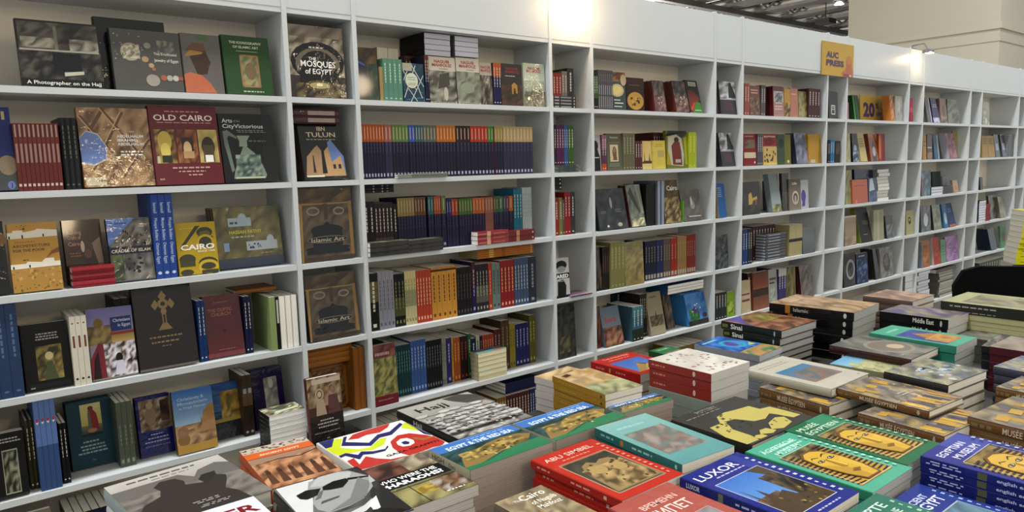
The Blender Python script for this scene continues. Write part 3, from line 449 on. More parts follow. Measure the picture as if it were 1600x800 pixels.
# a tall pile of dark hardbacks on the floor in front of the bookcase carries two displays
def pile(x0, x1, y0, y1, z0, z1, n, col, l, grp, hard=1):
    t = (z1 - z0) / n; me = book_meshes(x1 - x0, y1 - y0, t - .0006, col, [], None, None, hard, 'p', [])
    KIND[0] = 'hardback'
    for k in range(n): book(me, MX((1, 0, 0), (0, 1, 0), (0, 0, 1), (x0 + .004 * ((k * 7) % 3), y0, z0 + k * t + .0003)), fit(NUM[k + 1] + ' from floor,', l, ''), grp)
pile(-.2, .15, -.20, -.012, 0, .575, 13, '161517', 'black hardback in the pile under the leaning icon book', 'black hardbacks piled before the shelves')
AT['group'] = 'books displayed before the narrow bay'
AT['suffix'] = 'on the black pile'
y_ = -.125; zb = .5755
flat('white paperback page edges out, stacked by the purple book', (772, 603), (1040, 568), 430, 8, 'd8d8dc', side='pages', sp='1c1c1a', dep=.1, y=y_, base=zb, paper='e6e6ea', art=[('n', 0, 0, 1, 1, ['7a6c4c', 'c8ccb0', '8f927c', 'a8a888', '5a4c38'], 8, 8), ('e', .5, .7, .25, .15, '4c5a50'), ('p', [(.2, .2), (.9, .35), (.95, .5), (.3, .4)], 'c8ccb4')], topl='white paperback with olive plant cover topping the page edge stack')
face('reddish church fresco book with two saints', (1075, 583), (1318, 530), (1018, 165), '4a2c22', [('n', 0, .55, 1, 1, ['7c6450', '9a8468', '5a3c30', 'b0a08c'], 9, 7), ('r', .15, .9, 1, .97, 'b8ac98'), ('ring', .34, .74, .13, .09, .006, 'a89880'), ('e', .34, .74, .06, .045, 'b8a890'), ('p', [(.2, .4), (.24, .66), (.45, .66), (.52, .4)], 'a89480'), ('ring', .72, .78, .14, .1, .006, '8a7860'), ('e', .72, .78, .06, .05, '8a6a58'), ('p', [(.55, .4), (.6, .7), (.86, .7), (.94, .4)], '5c3c3c'), ('g', 0, 0, 1, .42, '0f0f10', '2c201a'), ('l', .3, .32, .7, .36, 1, 'b0aca4'), ('l', .2, .27, .85, .31, 1, 'b0aca4'), ('l', .2, .22, .82, .26, 1, 'b0aca4'), ('l', .1, .14, .9, .17, 1, '8a8680'), ('t', 'auc', .45, .05, .025, 'b0b0b0')], th=.03, n=1, hard=1, sp='5a2c22', y=-.16, lean=5, base=zb)
at('narrow', 0, 5)
face('big brown framed manuscript facsimile book', (1065, 425), (1350, 378), (1035, 80), '5c3a1c', [('n', .1, .05, .92, .9, ['5a3c20', '7a5a30', '42281a', '8a6a3c'], 10, 12), ('fr', .02, .02, .98, .98, .012, '8f5c20'), ('r', .3, .7, .85, .8, '8a6030')], th=.03, y=.09, hard=1, n=1)
spines('orange brown facsimile spine at the narrow bay side', (1395, 400), (1475, 372), 10, 2, '8a5720', y=.03, dep=.2, hard=1, spart=[], h=.255)

fr(280, 430, 4.443)
zb_ = uny(*q2((905, 650)), .06).z
flat('orange brown facsimile lying flat on the framed one', (892, 650), (1205, 600), 505, 4, '9a6628', y=.06, base=zb_, H=.1, dep=.17, hard=1, sp='9a6424', spart=[], paper='8a6a3c')
KIND[0] = 'book'
# ---- second wide bay, top shelf
at('wide', 1, 1); fr(540, 30, 4.706); YB = .105
def NM(pal, seed, lm=.5):
    return [('r', 0, .62, 1, 1, 'c0b8a8'), ('n', 0, .03, 1, .7, pal, 7, 8), ('l', .0, .0, 1, .03, 1, '4a4640'), ('t', 'NAGUIB', .5, .87, .065, '9c3c30', 'c', .56, .03), ('t', 'MAHFOUZ', .5, .79, .065, '9c3c30', 'c', .72, .03), ('l', .4, .73, .75, .76, 1, '5c5850')]
G1 = ['6c6a60', '8f8c80', '4a4842', 'a8a498', '3a3834']
face('dark cover with navy figure and green leaves', (98, 590), (250, 602), (92, 205), '2a2622', [('n', .5, 0, 1, .7, ['1f3a30', '3c5c4c', '182420', '2c4438'], 5, 8), ('n', 0, .7, 1, 1, ['4a3826', '6c5030', '2c241c'], 5, 3), ('p', [(0, .05), (0, .75), (.3, .72), (.5, .5), (.35, .05)], '141c3c'), ('p', [(.05, .75), (.4, .68), (.42, .65), (.05, .71)], '3c5c9c')], m='g', th=.02)
spines('jade green spine with white lettering', (285, 600), (425, 604), 287, 4, '5d8a76', tc='c8d8cc', y=.02, dep=.13)
spines('narrow tan spine beside the jade green row', (258, 600), (284, 600), 350, 1, 'a08c5c', y=.02, dep=.12, spart=[])
spines('cream page block of a paperback behind the jade green row', (248, 600), (405, 604), 205, 2, 'b0a890', y=.17, dep=.08, fore=1, spart=[], paper='cfc8b4')
face('cover with white star lattice on deep blue', (434, 608), (588, 613), (424, 322), '2c4a5c', [('n', 0, 0, 1, 1, ['1f3c54', '3c5c6c', '2a4454'], 4, 6)] + [('p', [(a, b), (a + .035, b), (c + .035, d), (c, d)], 'c4ccc4') for a, b, c, d in ((0, .1, .6, .95), (.3, 0, .95, .7), (.0, .8, .6, .3), (.4, .98, .95, .4), (.0, .3, .9, .25), (.1, .05, .9, .12), (.6, .02, .2, .35), (.85, .1, .6, .5), (.0, .55, .35, .98))] + [('e', .4, .55, .3, .2, 'c8ccb8'), ('l', .18, .55, .62, .66, 2, '8a8c7c'), ('l', .2, .42, .6, .5, 2, '8a8c7c'), ('r', 0, .8, .45, 1, 'a8a494')], th=.02, m='p')
for i_, (a_, b_) in enumerate(((545, 622),)):
    spines('brown topped navy spine beside the grey novel', (592, 614), (622, 616), 262, 2, '1a1838', bands=[(0, .62, '191a3c'), (.62, 1, '5c3424')], y=.02, dep=.14)
spines('brown topped dark spine behind the lattice cover', (450, 610), (590, 614), 268, 6, '1a1620', bands=[(0, .6, '14141f'), (.6, 1, '4c2a20')], y=.125, dep=.12)
face('grey novel with red title and old street balcony', (625, 616), (823, 622), (612, 272), 'b0a898', NM(G1, 1) + [('p', [(.32, .3), (.75, .4), (.75, .68), (.4, .62)], '4c4a44'), ('r', .15, .4, .28, .6, '5c584c'), ('e', .6, .2, .08, .15, 'b8b4a4')], th=.024, m='p', sp='201c20')
face('grey novel with red title and a spindly table scene', (828, 625), (998, 630), (820, 282), 'b0a898', NM(['7c7c6c', '9a9a88', '5c5c50', '8a8c78'], 2) + [('e', .45, .35, .3, .12, '8f9480')], th=.02, m='w', sp='3a3834')
face('grey novel with red title and dark tree trunks', (1000, 630), (1088, 633), (985, 318), 'a8a090', [('n', 0, 0, 1, .7, ['2c2824', '8f8a7c', '4a4034', '6c6454'], 8, 6), ('t', 'NAGUIB', .1, .86, .065, '9c3c30', 'l', .8, .03), ('t', 'MAHFOUZ', .1, .78, .065, '9c3c30', 'l', .85, .03), ('r', .45, .0, .55, .6, '241c18')], th=.02, m='w')
spines('orange topped navy spine beside the dark novel', (1092, 633), (1150, 636), 320, 3, '1a1a44', bands=[(0, .68, '1b1a48'), (.68, 1, 'a8541c')], y=.02, dep=.14)
face('dark brown novel with red title and glowing doorway', (1152, 637), (1308, 641), (1148, 325), '2f2a28', [('t', 'NAGUIB', .55, .86, .06, '8f2c28', 'c', .54, .03), ('t', 'MAHFOUZ', .55, .78, .06, '8f2c28', 'c', .66, .03), ('l', .2, .69, .7, .73, 1, 'c0bcb4'), ('n', 0, .02, 1, .5, ['3a2a20', '241c18', '5c3c28', '4a3020'], 6, 6), ('p', [(.5, .28), (.5, .5), (.62, .56), (.76, .5), (.76, .3), (.68, .3), (.66, .42), (.58, .42), (.56, .28)], 'a8843c')], th=.022, m='g', n=1)
face('pale green novel with red title and minaret skyline', (1320, 641), (1475, 645), (1312, 322), 'b4bcac', [('g', 0, 0, 1, .6, '6a6c58', 'a4ac98'), ('n', 0, .0, 1, .35, ['4c4c3c', '6c6c58', '7c7460'], 7, 4), ('p', [(.35, .3), (.38, .42), (.41, .3)], '3c4034'), ('p', [(.68, .25), (.7, .4), (.76, .42), (.8, .4), (.82, .25)], '3c4034'), ('t', 'NAGUIB', .5, .86, .06, 'a03c34', 'c', .56, .03), ('t', 'MAHFOUZ', .5, .79, .06, 'a03c34', 'c', .68, .03), ('e', .2, .18, .06, .04, 'f0e4c0')], th=.026, m='w')
_, _, _, zt = 0, 0, 0, 0
flat('grey page edged book in the pile on top of the novels', (583, 262), (775, 270), 95, 4, '55545a', side='pages', dep=.2, y=.055, base=uny(*q2((583, 262)), .055).z, H=.16, paper='b4b4c0', sp='1a1418')
flat('pale page edged book in the smaller pile above the novels', (806, 270), (980, 288), 125, 4, '6c6a70', side='pages', dep=.17, y=.055, base=uny(*q2((806, 270)), .055).z, H=.142, paper='c0c0cc', m='w')
at('narrow', 1, 1); fr(840, 60, 5)
flat('dark grey spine with white lettering in the low pile', (127, 541), (300, 544), 445, 4, '2c2a2e', y=.02, dep=.14, spart=[('r', .05, .25, .25, .7, '9a9a9a'), ('r', .32, .25, .8, .7, '8a8a8a'), ('e', .93, .5, .02, .3, 'c8c8c8')])
zz = ZS[1] + .098
spines('red spine standing behind the low grey pile', (122, 540), (192, 542), 268, 3, '8a2f30', y=.05, base=None, dep=.16)
spines('grey spine standing behind the low grey pile', (193, 541), (236, 542), 255, 2, '7a746c', y=.05, dep=.16)
spines('charcoal tall spine standing behind the low grey pile', (237, 542), (286, 543), 232, 1, '343436', y=.05, dep=.16)
# ---- third wide bay, top shelf
at('wide', 2, 1)
spines('green and black spine beside the divider', (443, 547), (474, 549), 262, 2, '1c2a1a', y=.02, bands=[(0, .3, '14140f'), (.3, .85, '3c5a28'), (.85, 1, '1a1a16')])
spines('slate grey spine in the row of seven', (476, 549), (590, 552), 244, 7, '4e4c50', y=.02, tc='a0a0a4', spart=[('r', .38, .35, .62, .65, '9c9ca0'), ('r', .66, .3, .95, .7, '8c8c90'), ('l', .1, .3, .32, .7, 1, '76767a')])
face('cookery cover with a soup bowl and white lettering', (592, 552), (695, 556), (592, 262), '3c4a48', [('n', 0, .75, 1, 1, ['6c3c30', '8a6c4c', '4a3c34'], 5, 3), ('e', .85, .8, .22, .15, 'b09c7c'), ('e', .35, .52, .52, .17, 'b0a888'), ('e', .35, .52, .4, .12, 'c8b878'), ('l', .05, .24, .6, .29, 1, 'e0e0dc'), ('l', .05, .16, .85, .21, 1, 'e8e8e4'), ('l', .05, .07, .75, .12, 1, 'd0d0cc')], m='p')
face('dark brown cookery cover with fried balls on a plate', (700, 558), (838, 562), (697, 305), '2c1a16', [('r', 0, .86, 1, .97, '3c1c14'), ('l', .1, .76, .75, .8, 1, '7c5c40'), ('e', .5, .3, .46, .27, 'b08a40'), ('d', .2, .12, .82, .48, ['4a3418', '5c4420', 'c09c50'], 16, .16)], m='p', sp='241412')
face('wrapped maroon cover with white curl near the plate', (925, 568), (1012, 571), (890, 335), '3a3634', [('n', 0, 0, 1, 1, ['3c3a38', '544c44', '2a2826', '6c5c50'], 6, 9), ('n', 0, 0, 1, .5, ['6c4a44', '8a6c60', '4a3430'], 6, 5), ('d', .3, .2, .8, .5, ['c8beb4', 'b0a090'], 7, .12)], th=.03, n=4, sp='5c2620', y=.02, hard=1)
face('wrapped maroon cover with pale curl before the green foot', (1092, 573), (1192, 577), (1045, 340), '3a3634', [('n', 0, 0, 1, 1, ['3c3a38', '544c44', '2a2826', '6c5c50'], 6, 9), ('n', 0, 0, 1, .45, ['6c4a44', '8a6c60', '4a3430'], 6, 5), ('d', .3, .2, .8, .5, ['c8beb4', 'b0a090'], 7, .12)], th=.03, n=3, sp='5c2620', y=.02, hard=1)
face('dark cover with red brown shapes and a green foot', (1200, 579), (1296, 582), (1138, 332), '2a2422', [('r', .25, .82, .85, .95, 'b8b4ac'), ('l', .28, .83, .82, .93, 2, '2a2422'), ('p', [(0, .1), (.1, .7), (.6, .66), (.95, .45), (.7, .3), (.5, .1)], '6c2e20'), ('p', [(.2, 0), (1, 0), (.95, .3), (.6, .34)], '3f7a2c'), ('p', [(.05, .1), (.4, .32), (.5, .3), (.2, .02)], 'b0442c'), ('l', .35, .05, .95, .09, 1, 'c8dcc0')], th=.02, m='g')
at('narrow', 2, 1)
def BW(): return [('n', .0, .4, 1, 1, ['8a8a8c', 'b8b8bc', '5c5c60', 'd0d0d4'], 6, 7), ('p', [(.55, .5), (.6, .95), (.75, .97), (.85, .8), (1, .6), (1, .5)], '1c1c20'), ('r', 0, 0, 1, .44, '2a2a30'), ('p', [(.2, .12), (.25, .4), (.7, .42), (.8, .2), (.7, .1)], '4a2a32'), ('r', 0, .44, 1, .47, 'a8a8ac')]
face('wrapped black and silver cover with a dark standing figure', (1437, 589), (1560, 592), (1412, 335), '3c3c40', BW(), m='w')
spines('pink spine behind the black and silver cover', (1402, 588), (1436, 589), 410, 1, 'a08a98', y=.05, dep=.15)
# ---- second wide bay, second shelf
at('wide', 1, 2); fr(540, 180, 5)
row = [('orange topped navy spine, eight at the divider', 132, 318, 8, 'a2501f'), ('wrapped pinkish topped spine next to the orange tops', 320, 376, 2, '9a5c50'), ('green topped spine, five beside the pinkish pair', 378, 505, 5, '5c7a40'), ('blue topped spine beside the green tops', 508, 556, 2, '3f57a0'), ('teal topped spine beside the blue pair', 558, 620, 3, '3c5f68'), ('grey green topped spine beside the teal tops', 621, 720, 4, '5c6458'), ('amber topped spine in the middle of the row', 722, 870, 6, 'b0661c'), ('dark brown topped spine beside the amber tops', 872, 984, 4, '33191a'), ('scarlet topped spine beside the brown tops', 985, 1120, 5, 'a8341c'), ('bright green topped spine beside the scarlet tops', 1121, 1164, 2, '3c7a34'), ('khaki topped spine beside a thin red line', 1172, 1236, 3, '9a8448'), ('wrapped sand topped spine at the far end', 1238, 1468, 9, 'a8946a')]
def bl(x): return 500 + (455 - 500) * (x - 135) / (1470 - 135)
for l_, a_, b_, n_, c_ in row:
    spines(l_, (a_, bl(a_)), (b_, bl(b_)), 122 if a_ < 500 else 134, n_, '201a42', bands=[(0, .68, '1b1730' if 'wrapped' not in l_ else '2f2c46'), (.68, 1, c_)], y=.018, dep=.14, h=.213, spart=[('r', .05, .42, .27, .58, 'd0b8a0'), ('l', .33, .3, .55, .7, 1, '55516c'), ('r', .9, .25, .96, .75, 'a8a8c0')])
spines('thin dark red spine within the purple row', (1165, bl(1165)), (1171, bl(1171)), 134, 1, '5c1420', y=.018, dep=.14, h=.213, spart=[])
fr(540, 180, 5)
flat('glinting wrapped grey book lying before the purple row', (522, 492), (800, 488), 432, 2, '7c7c74', y=-.012, dep=.028, m='w', H=.018)
flat('flat grey wrapped book lying under the orange tops', (410, 495), (520, 492), 445, 2, '84867e', y=-.012, dep=.028, m='w', H=.015)
at('narrow', 1, 2); fr(840, 200, 5)
x0_, x1_, y_, z_ = flat('wrapped camouflage patterned book lying flat', (135, 345), (338, 342), 280, 2, '55604a', y=.01, dep=.19, m='w', sp='5c6650', H=.034, spart=[('n', 0, 0, 1, 1, ['3a4a38', '8a8c74', '5c6650', '2c3440'], 8, 2)])
for l_, a_, b_, n_, c_ in (('black spine standing on the flat pair', 133, 151, 1, '241a26'), ('magenta purple spine standing on the flat pair', 152, 210, 3, '54184c'), ('sky blue spine standing on the flat pair', 211, 241, 2, '33588c'), ('green spine standing on the flat pair', 242, 286, 2, '3c5c26')):
    spines(l_, (a_, 276), (b_, 273), 30, n_, c_, y=.02, base=z_, dep=.15, h=.192)
at('wide', 2, 2)
face('pale cover with black head silhouettes', (442, 331), (500, 330), (441, 55), 'a0a098', [('g', 0, .45, 1, 1, 'b8b8b4', 'a0a0a0'), ('e', .35, .7, .35, .14, '16161a'), ('p', [(.0, 0), (.1, .55), (.6, .6), (.9, .35), (.9, 0)], '16161a'), ('l', .1, .34, .8, .4, 1, 'c8c8c4')], m='p')
spines('pink spine with orange foot', (505, 331), (541, 330), 55, 2, '7c4c5c', bands=[(0, .2, 'b04c28'), (.2, .6, '5c3a54'), (.6, 1, '8a5c70')])
face('grey green cover with an engraved portrait panel', (546, 329), (668, 326), (543, 45), '5a5c48', [('t', 'Palestine', .5, .87, .055, 'b8b8a8', 'c', .5), ('l', .12, .74, .88, .77, 1, '8a8c78'), ('r', .22, .24, .74, .7, 'c0b090'), ('e', .5, .48, .14, .15, '8f7450'), ('ring', .5, .5, .12, .15, .004, '4a3a28'), ('p', [(.4, .28), (.45, .5), (.6, .5), (.66, .28)], '6c5438'), ('l', .15, .1, .85, .2, 2, '8a8c78')], m='p')
spines('khaki spine beside the engraved portrait cover', (670, 326), (762, 323), 42, 4, '66624a', tc='a8a48c')
spines('maroon short spine beside the small cream cover', (764, 323), (819, 322), 120, 3, '52242a', h=.15)
face('small cream cover with minaret silhouettes', (822, 322), (895, 320), (820, 120), 'c8b070', [('p', [(0, .25), (.2, .3), (.25, .65), (.3, .3), (.7, .3), (.8, .58), (.85, .3), (1, .28), (1, .2), (0, .2)], '4c3a2c'), ('r', 0, 0, 1, .2, 'c8b878')], m='p', h=.15)
face('small yellow cover with a pale building drawing', (901, 320), (1003, 318), (900, 112), 'c4b050', [('r', .4, .42, .9, .66, 'a89c60'), ('l', .2, .76, .85, .9, 2, 'a08c48'), ('d', .02, .02, .1, .98, ['7a5a2c'], 14, .05)], m='p', h=.152)
spines('maroon spine rising behind the small yellow cover', (905, 318), (1000, 316), 40, 5, '4c2228', y=.09, dep=.14, h=.2)
face('lime edged cover with a brown robed figure on white', (1012, 316), (1172, 312), (1000, 22), '6c6c1c', [('p', [(0, .85), (.1, 1), (1, 1), (1, .92), (.6, .72), (0, .9)], '2a3018'), ('p', [(.05, .1), (.1, .85), (.5, .9), (.75, .8), (.85, .35), (.8, .05)], 'b0ac98'), ('p', [(.3, .1), (.25, .6), (.45, .75), (.65, .7), (.72, .45), (.75, .08)], '6c2c20'), ('e', .5, .76, .12, .07, '3c2418'), ('p', [(.9, .1), (.85, .8), (1, .85), (1, .1)], '9aa020'), ('r', .42, .15, .68, .24, 'a8a090'), ('p', [(.0, .1), (.06, .5), (.14, .35), (.22, .1)], 'a09028')], m='p')
spines('lime green spine beside the robed figure cover', (1180, 314), (1238, 312), 33, 2, 'a0ac1c', tc='c8d060')
spines('lime green page edged book behind the lime spines', (1200, 312), (1305, 310), 50, 2, 'a0ac1c', fore=1, y=.12, dep=.12, h=.19)
at('narrow', 2, 2)
face('wrapped black and silver cover like the one above', (1447, 300), (1550, 298), (1410, 42), '3c3c40', BW(), m='w', n=2, th=.02)
# ---- second wide bay, third shelf
at('wide', 1, 3); fr(540, 290, 5)
def b3(x): return 452 + (420 - 452) * (x - 165) / (1460 - 165)
S3 = [('black tall spine beside the divider', 160, 240, 2, '131214', None, 130), ('dark maroon spine with grey foot band', 241, 384, 5, '2e2024', [(0, .32, '4c4448'), (.32, 1, '2c1e22')], 140), ('black spine before the purple series', 386, 416, 1, '121214', None, 145)]
for l_, a_, b_, n_, c_, bd, vt in S3: spines(l_, (a_, b3(a_)), (b_, b3(b_)), vt, n_, c_, bands=bd, y=.045, dep=.15)
S3 = [('khaki topped navy spine, first group', 420, 552, 6, '8a7a4c'), ('brown topped navy spine, after the khaki tops', 554, 640, 4, '6a4632'), ('teal topped navy spine, middle of the row', 656, 700, 2, '2f6468'), ('orange topped navy spine, before the green one', 704, 756, 3, 'a8502a'), ('olive topped navy spine ending the first block', 760, 796, 1, '667048')]
for l_, a_, b_, n_, c_ in S3: spines(l_, (a_, b3(a_)), (b_, b3(b_)), 128, n_, '241e48', bands=[(0, .66, '1f1a38'), (.66, 1, c_)], y=.045, dep=.15, h=.222, spart=[('r', .05, .42, .27, .58, 'c0b098'), ('l', .33, .3, .6, .7, 1, '504c68'), ('r', .9, .25, .95, .75, '8c8ca8')])
S3 = [('navy topped spine opening the second block', 800, 836, 2, '2a2a6c'), ('scarlet topped navy spine, second block', 838, 890, 2, 'a03c24'), ('green topped navy spine, five in the second block', 895, 1001, 5, '4a6a30'), ('orange topped navy spine, four in the second block', 1003, 1096, 4, 'b0602a'), ('salmon spine with brown band', 1099, 1162, 3, '9c6454'), ('olive topped navy spine near the teal ones', 1165, 1202, 2, '525c30'), ('emerald banded spine near the teal ones', 1203, 1240, 1, '2c6a44'), ('dusky topped navy spine near the teal ones', 1241, 1282, 2, '4c3c54'), ('amber topped spine beside the teal ones', 1284, 1315, 1, 'b05c28')]
for l_, a_, b_, n_, c_ in S3: spines(l_, (a_, b3(a_)), (b_, b3(b_)), 150, n_, '221c46', bands=[(0, .66, '221c3c' if 'salmon' not in l_ else '8a5c4c'), (.66, 1, c_)], y=.045, dep=.15, h=.205, spart=[('r', .05, .42, .27, .58, 'c0b098'), ('l', .33, .3, .6, .7, 1, '504c68')])
spines('turquoise tall spine near the bay end', (1320, b3(1320)), (1386, b3(1386)), 124, 3, '1e6c80', y=.045, dep=.15, h=.235)
spines('white tall spine closing the row', (1388, b3(1388)), (1460, b3(1460)), 122, 4, 'a8b0b0', y=.045, dep=.15, h=.24, tc='6c7478')
flat('black book lying on top of the maroon spines', (152, 126), (380, 118), 52, 3, '16161a', y=.05, base=ZS[3] + .248, H=.046, dep=.13, spart=[('e', .3, .5, .03, .3, '9a9a9a'), ('e', .6, .5, .03, .3, '9a9a9a'), ('r', .75, .3, .8, .7, '8a8a8a')])
fr(540, 290, 5)
flat('wrapped dark photo book with light cover lying at the shelf edge', (184, 567), (498, 527), 475, 3, '35332e', y=-.02, dep=.058, H=.056, m='w', art=[('n', 0, 0, 1, 1, ['5c5440', '8a8468', '33302a', 'a09c84'], 4, 8)], topl='wrapped dark photo book topping the low pile near divider')
flat('wrapped dark photo book in the second low pile', (500, 528), (765, 492), 425, 3, '3a3833', y=-.02, dep=.058, H=.052, m='w', art=[('n', 0, 0, 1, 1, ['6c6a60', '4a4840', '8f8c80'], 4, 8)])
flat('crimson banded book with page ends showing, stacked three high', (1036, 460), (1274, 434), 365, 3, '8a2a2c', y=-.012, dep=.05, m='w', H=.058, sp='8f3434', spart=[('r', .3, 0, .42, 1, 'd0a088'), ('r', .02, .3, .28, .6, 'b87068'), ('r', .5, .3, .9, .6, 'a85c58')])
flat('dark red book in the two stacked at the shelf corner', (1276, 434), (1480, 408), 350, 2, '6c1a1e', y=-.012, dep=.05, H=.05, m='g', spart=[('r', .3, 0, .42, 1, 'b08058'), ('r', .9, .3, .95, .6, 'c0b0a0')])
at('narrow', 1, 3); fr(840, 200, 5)
for l_, a_, b_, n_, c_, vt in (('red tall spine beneath the small black books', 137, 170, 1, '8a2c20', 550), ('khaki spine beside the red one', 171, 199, 1, '7c7440', 545), ('grey spine between khaki and crimson', 200, 214, 1, '5c5450', 560), ('crimson spine with a pale label', 215, 262, 2, '8f1c22', 505), ('charcoal spine with red trim', 263, 296, 1, '3a3436', 502)):
    spines(l_, (a_, 826), (b_, 822), vt, n_, c_, y=.03)
flat('small black book with white dots on the red spines', (136, 545), (190, 540), 425, 3, '15151a', y=.03, base=ZS[3] + .222, H=.085, dep=.14, spart=[('e', .8, .5, .08, .2, 'c8c8cc')])
at('wide', 2, 3)
face('wrapped black landscape book with faint figures', (492, 782), (714, 765), (440, 490), '25272a', [('n', 0, 0, 1, 1, ['22262a', '33383c', '1a1c20', '3c4044'], 8, 8), ('e', .5, .65, .04, .14, '9aa0a4'), ('l', .1, .38, .3, .46, 2, '6c7074'), ('l', .6, .4, .85, .5, 2, '6c7074'), ('e', .3, .08, .04, .03, 'c8c4a8'), ('e', .72, .1, .08, .05, 'a8a48c')], n=2, hard=1, th=.025, y=.012)
face('wrapped silver grey book with a diagonal streak', (738, 765), (850, 756), (684, 455), '60645c', [('n', 0, 0, 1, 1, ['4c5048', '6c7468', '5c6458', '7c8478'], 7, 8), ('p', [(.6, 1), (.95, 1), (1, .3), (.85, .3)], '8f9484'), ('p', [(.1, .8), (.3, .95), (.75, .35), (.7, .3)], '33362f'), ('n', .05, .0, .95, .2, ['b8b48c', '6c6c58', 'd8d4b0'], 5, 3)], n=2, hard=1, th=.028, sp='4c1c24', y=.012)
spines('black spine between silver grey book and white strip', (850, 756), (925, 750), 440, 4, '151617', y=.02, spart=[])
spines('white tall strip spine beside the cairo cover', (930, 750), (990, 747), 415, 2, '5c6470', y=.014, bands=[(0, 1, '8a94a4')], spart=[('r', 0, 0, 1, .25, '0c0c10')])
face('tan city view cover with white title', (1005, 746), (1130, 735), (960, 415), '6c5538', [('n', 0, 0, 1, .6, ['8a7450', '5c4a30', 'a89468', '3c3020'], 8, 9), ('n', 0, .6, 1, 1, ['5c4830', '6c5638', '4a3c28'], 5, 4), ('t', 'Cairo', .3, .76, .11, 'd8d8d4', 'l', .66, .02)], th=.02, m='p', y=.014)
spines('bright green thin spine beside the grey cover', (1132, 734), (1146, 731), 600, 1, '5c8a2c', y=.02, h=.12, spart=[])
face('grey wrapped cover with a small white figure', (1152, 729), (1302, 718), (1103, 490), '55504a', [('n', 0, 0, 1, 1, ['4c4844', '66605a', '58524c'], 7, 8), ('e', .55, .5, .12, .14, '8a8a88'), ('e', .52, .62, .05, .14, 'c0c4c8'), ('l', .25, .1, .9, .17, 1, 'b8b8b8')], th=.022, y=.014)
at('narrow', 2, 3)
face('bright blue cover with pale lettering', (1418, 706), (1480, 697), (1393, 440), '245c94', [('l', .05, .6, .6, .9, 5, '8fb4d0')], m='p', n=2, th=.02, sp='a08c6c')
# ---- second wide bay, fourth shelf
at('wide', 1, 4); fr(560, 380, 5)
def b4(x): return 650 + (425 - 650) * (x - 110) / (1395 - 110)
for l_, a_, b_, n_, c_, bd, h_, tc in (('black spine with yellow landscape at the divider', 100, 168, 1, '15140f', [(0, .5, '121210'), (.5, .85, '6c6234'), (.85, 1, '1a1a14')], .235, 'd0d0c0'), ('lavender grey spine', 170, 292, 4, '8e8e98', None, .236, '5c5c66'), ('black spine with olive lettering', 294, 374, 3, '15141a', [(0, .2, '15141a'), (.2, .55, '4c5030'), (.55, 1, '16151c')], .22, '8a8c50'), ('cream spine with grey label', 376, 464, 4, 'bdb28a', [(0, .35, 'c0b68c'), (.35, .65, '9a9a78'), (.65, 1, 'c4b888')], .226, '7c7654'), ('vermilion spine with cream lettering', 466, 580, 5, 'b0452a', None, .222, 'e0c4a0'), ('amber yellow spine with dark cap', 582, 776, 5, 'c08a3a', [(0, .92, 'c48e3c'), (.92, .96, '4a2c18'), (.96, 1, 'b88034')], .226, '6c4420'), ('black spine with tiny white foot mark', 778, 894, 5, '181416', None, .213, '5c5456'), ('deep violet and maroon spine', 895, 925, 1, '2a1a4a', [(0, .5, '24184c'), (.5, 1, '4a1c24')], .23, 'a8a0b8'), ('aubergine spine with pale label', 927, 1022, 4, '2a2630', [(0, .2, '2c2832'), (.2, .55, '5c5c54'), (.55, 1, '28242e')], .216, 'a8a890'), ('red and orange spine', 1024, 1050, 1, 'a83a24', None, .215, 'e0a070'), ('grey teal spine with picture', 1052, 1114, 2, '6c7c78', None, .212, '4c3c34'), ('dark red spine with cream lettering', 1116, 1223, 4, '8a1f22', None, .218, 'd8b080'), ('slate blue spine with white lettering', 1225, 1335, 5, '44536e', None, .22, 'b8c0cc'), ('dark photo spine at the bay end', 1337, 1394, 1, '2c343c', None, .22, '8a9298')):
    spines(l_, (a_, b4(a_)), (b_, b4(b_)), 0, n_, c_, bands=bd, y=.03, h=h_, dep=.17, spart=[('l', .14, .25, .75, .75, 1, tc), ('r', .88, .3, .94, .7, tc)])
zt = ZS[4] + .235
flat('orange spined book piled above the red and blue spines', (932, 192), (1368, 155), 90, 5, 'a86a20', y=.04, base=zt + .002, H=.05, dep=.15, sp='a8681e', spart=[('r', .2, .1, .28, .9, 'c8a05c'), ('r', .42, .2, .48, .8, '7c4818'), ('r', .95, .2, .97, .8, 'd8b878')], paper='9c9468')
at('narrow', 1, 4); fr(840, 340, 4)
face('black and white poster style book with a beard drawing', (119, 495), (205, 488), (116, 262), 'b8b8b4', [('r', 0, .48, 1, .62, '0f0f10'), ('t', 'ARED', .06, .5, .09, 'f2f2f0', 'l', .88, .03), ('e', .45, .82, .4, .12, '121214'), ('e', .45, .72, .3, .08, '8f8f8c'), ('p', [(.1, 0), (.15, .42), (.55, .46), (.75, .3), (.7, 0)], '1a1a1c'), ('l', .15, .4, .8, .44, 1, 'a8a8a8'), ('r', 0, 0, 1, .06, '121212')], y=.014, m='p', sp='101010', th=.03)
flat('purple and orange brochure lying on the shelf', (215, 478), (345, 462), 445, 2, '4a3c7c', y=-.012, dep=.12, H=.007, m='g', art=[('n', 0, 0, 1, 1, ['4a3c7c', 'a88a6c', '6c5c90', 'c0a080'], 4, 4)])
at('wide', 2, 4)
face('dark wrapped cover with amber top', (362, 428), (405, 424), (360, 190), '1c1a18', [('n', 0, .05, 1, .95, ['1c1a18', '3a3024', '5c4c30', '141210'], 5, 8)], y=.02, m='w')
spines('dark spine beside the khaki series', (407, 424), (448, 418), 185, 3, '1f1a18', y=.02, spart=[('r', .2, .3, .6, .7, '5c3c2c')])
spines('khaki tall spine beside the line drawing cover', (459, 420), (546, 412), 158, 4, '7c7a4c', y=.012, tc='a8a474')
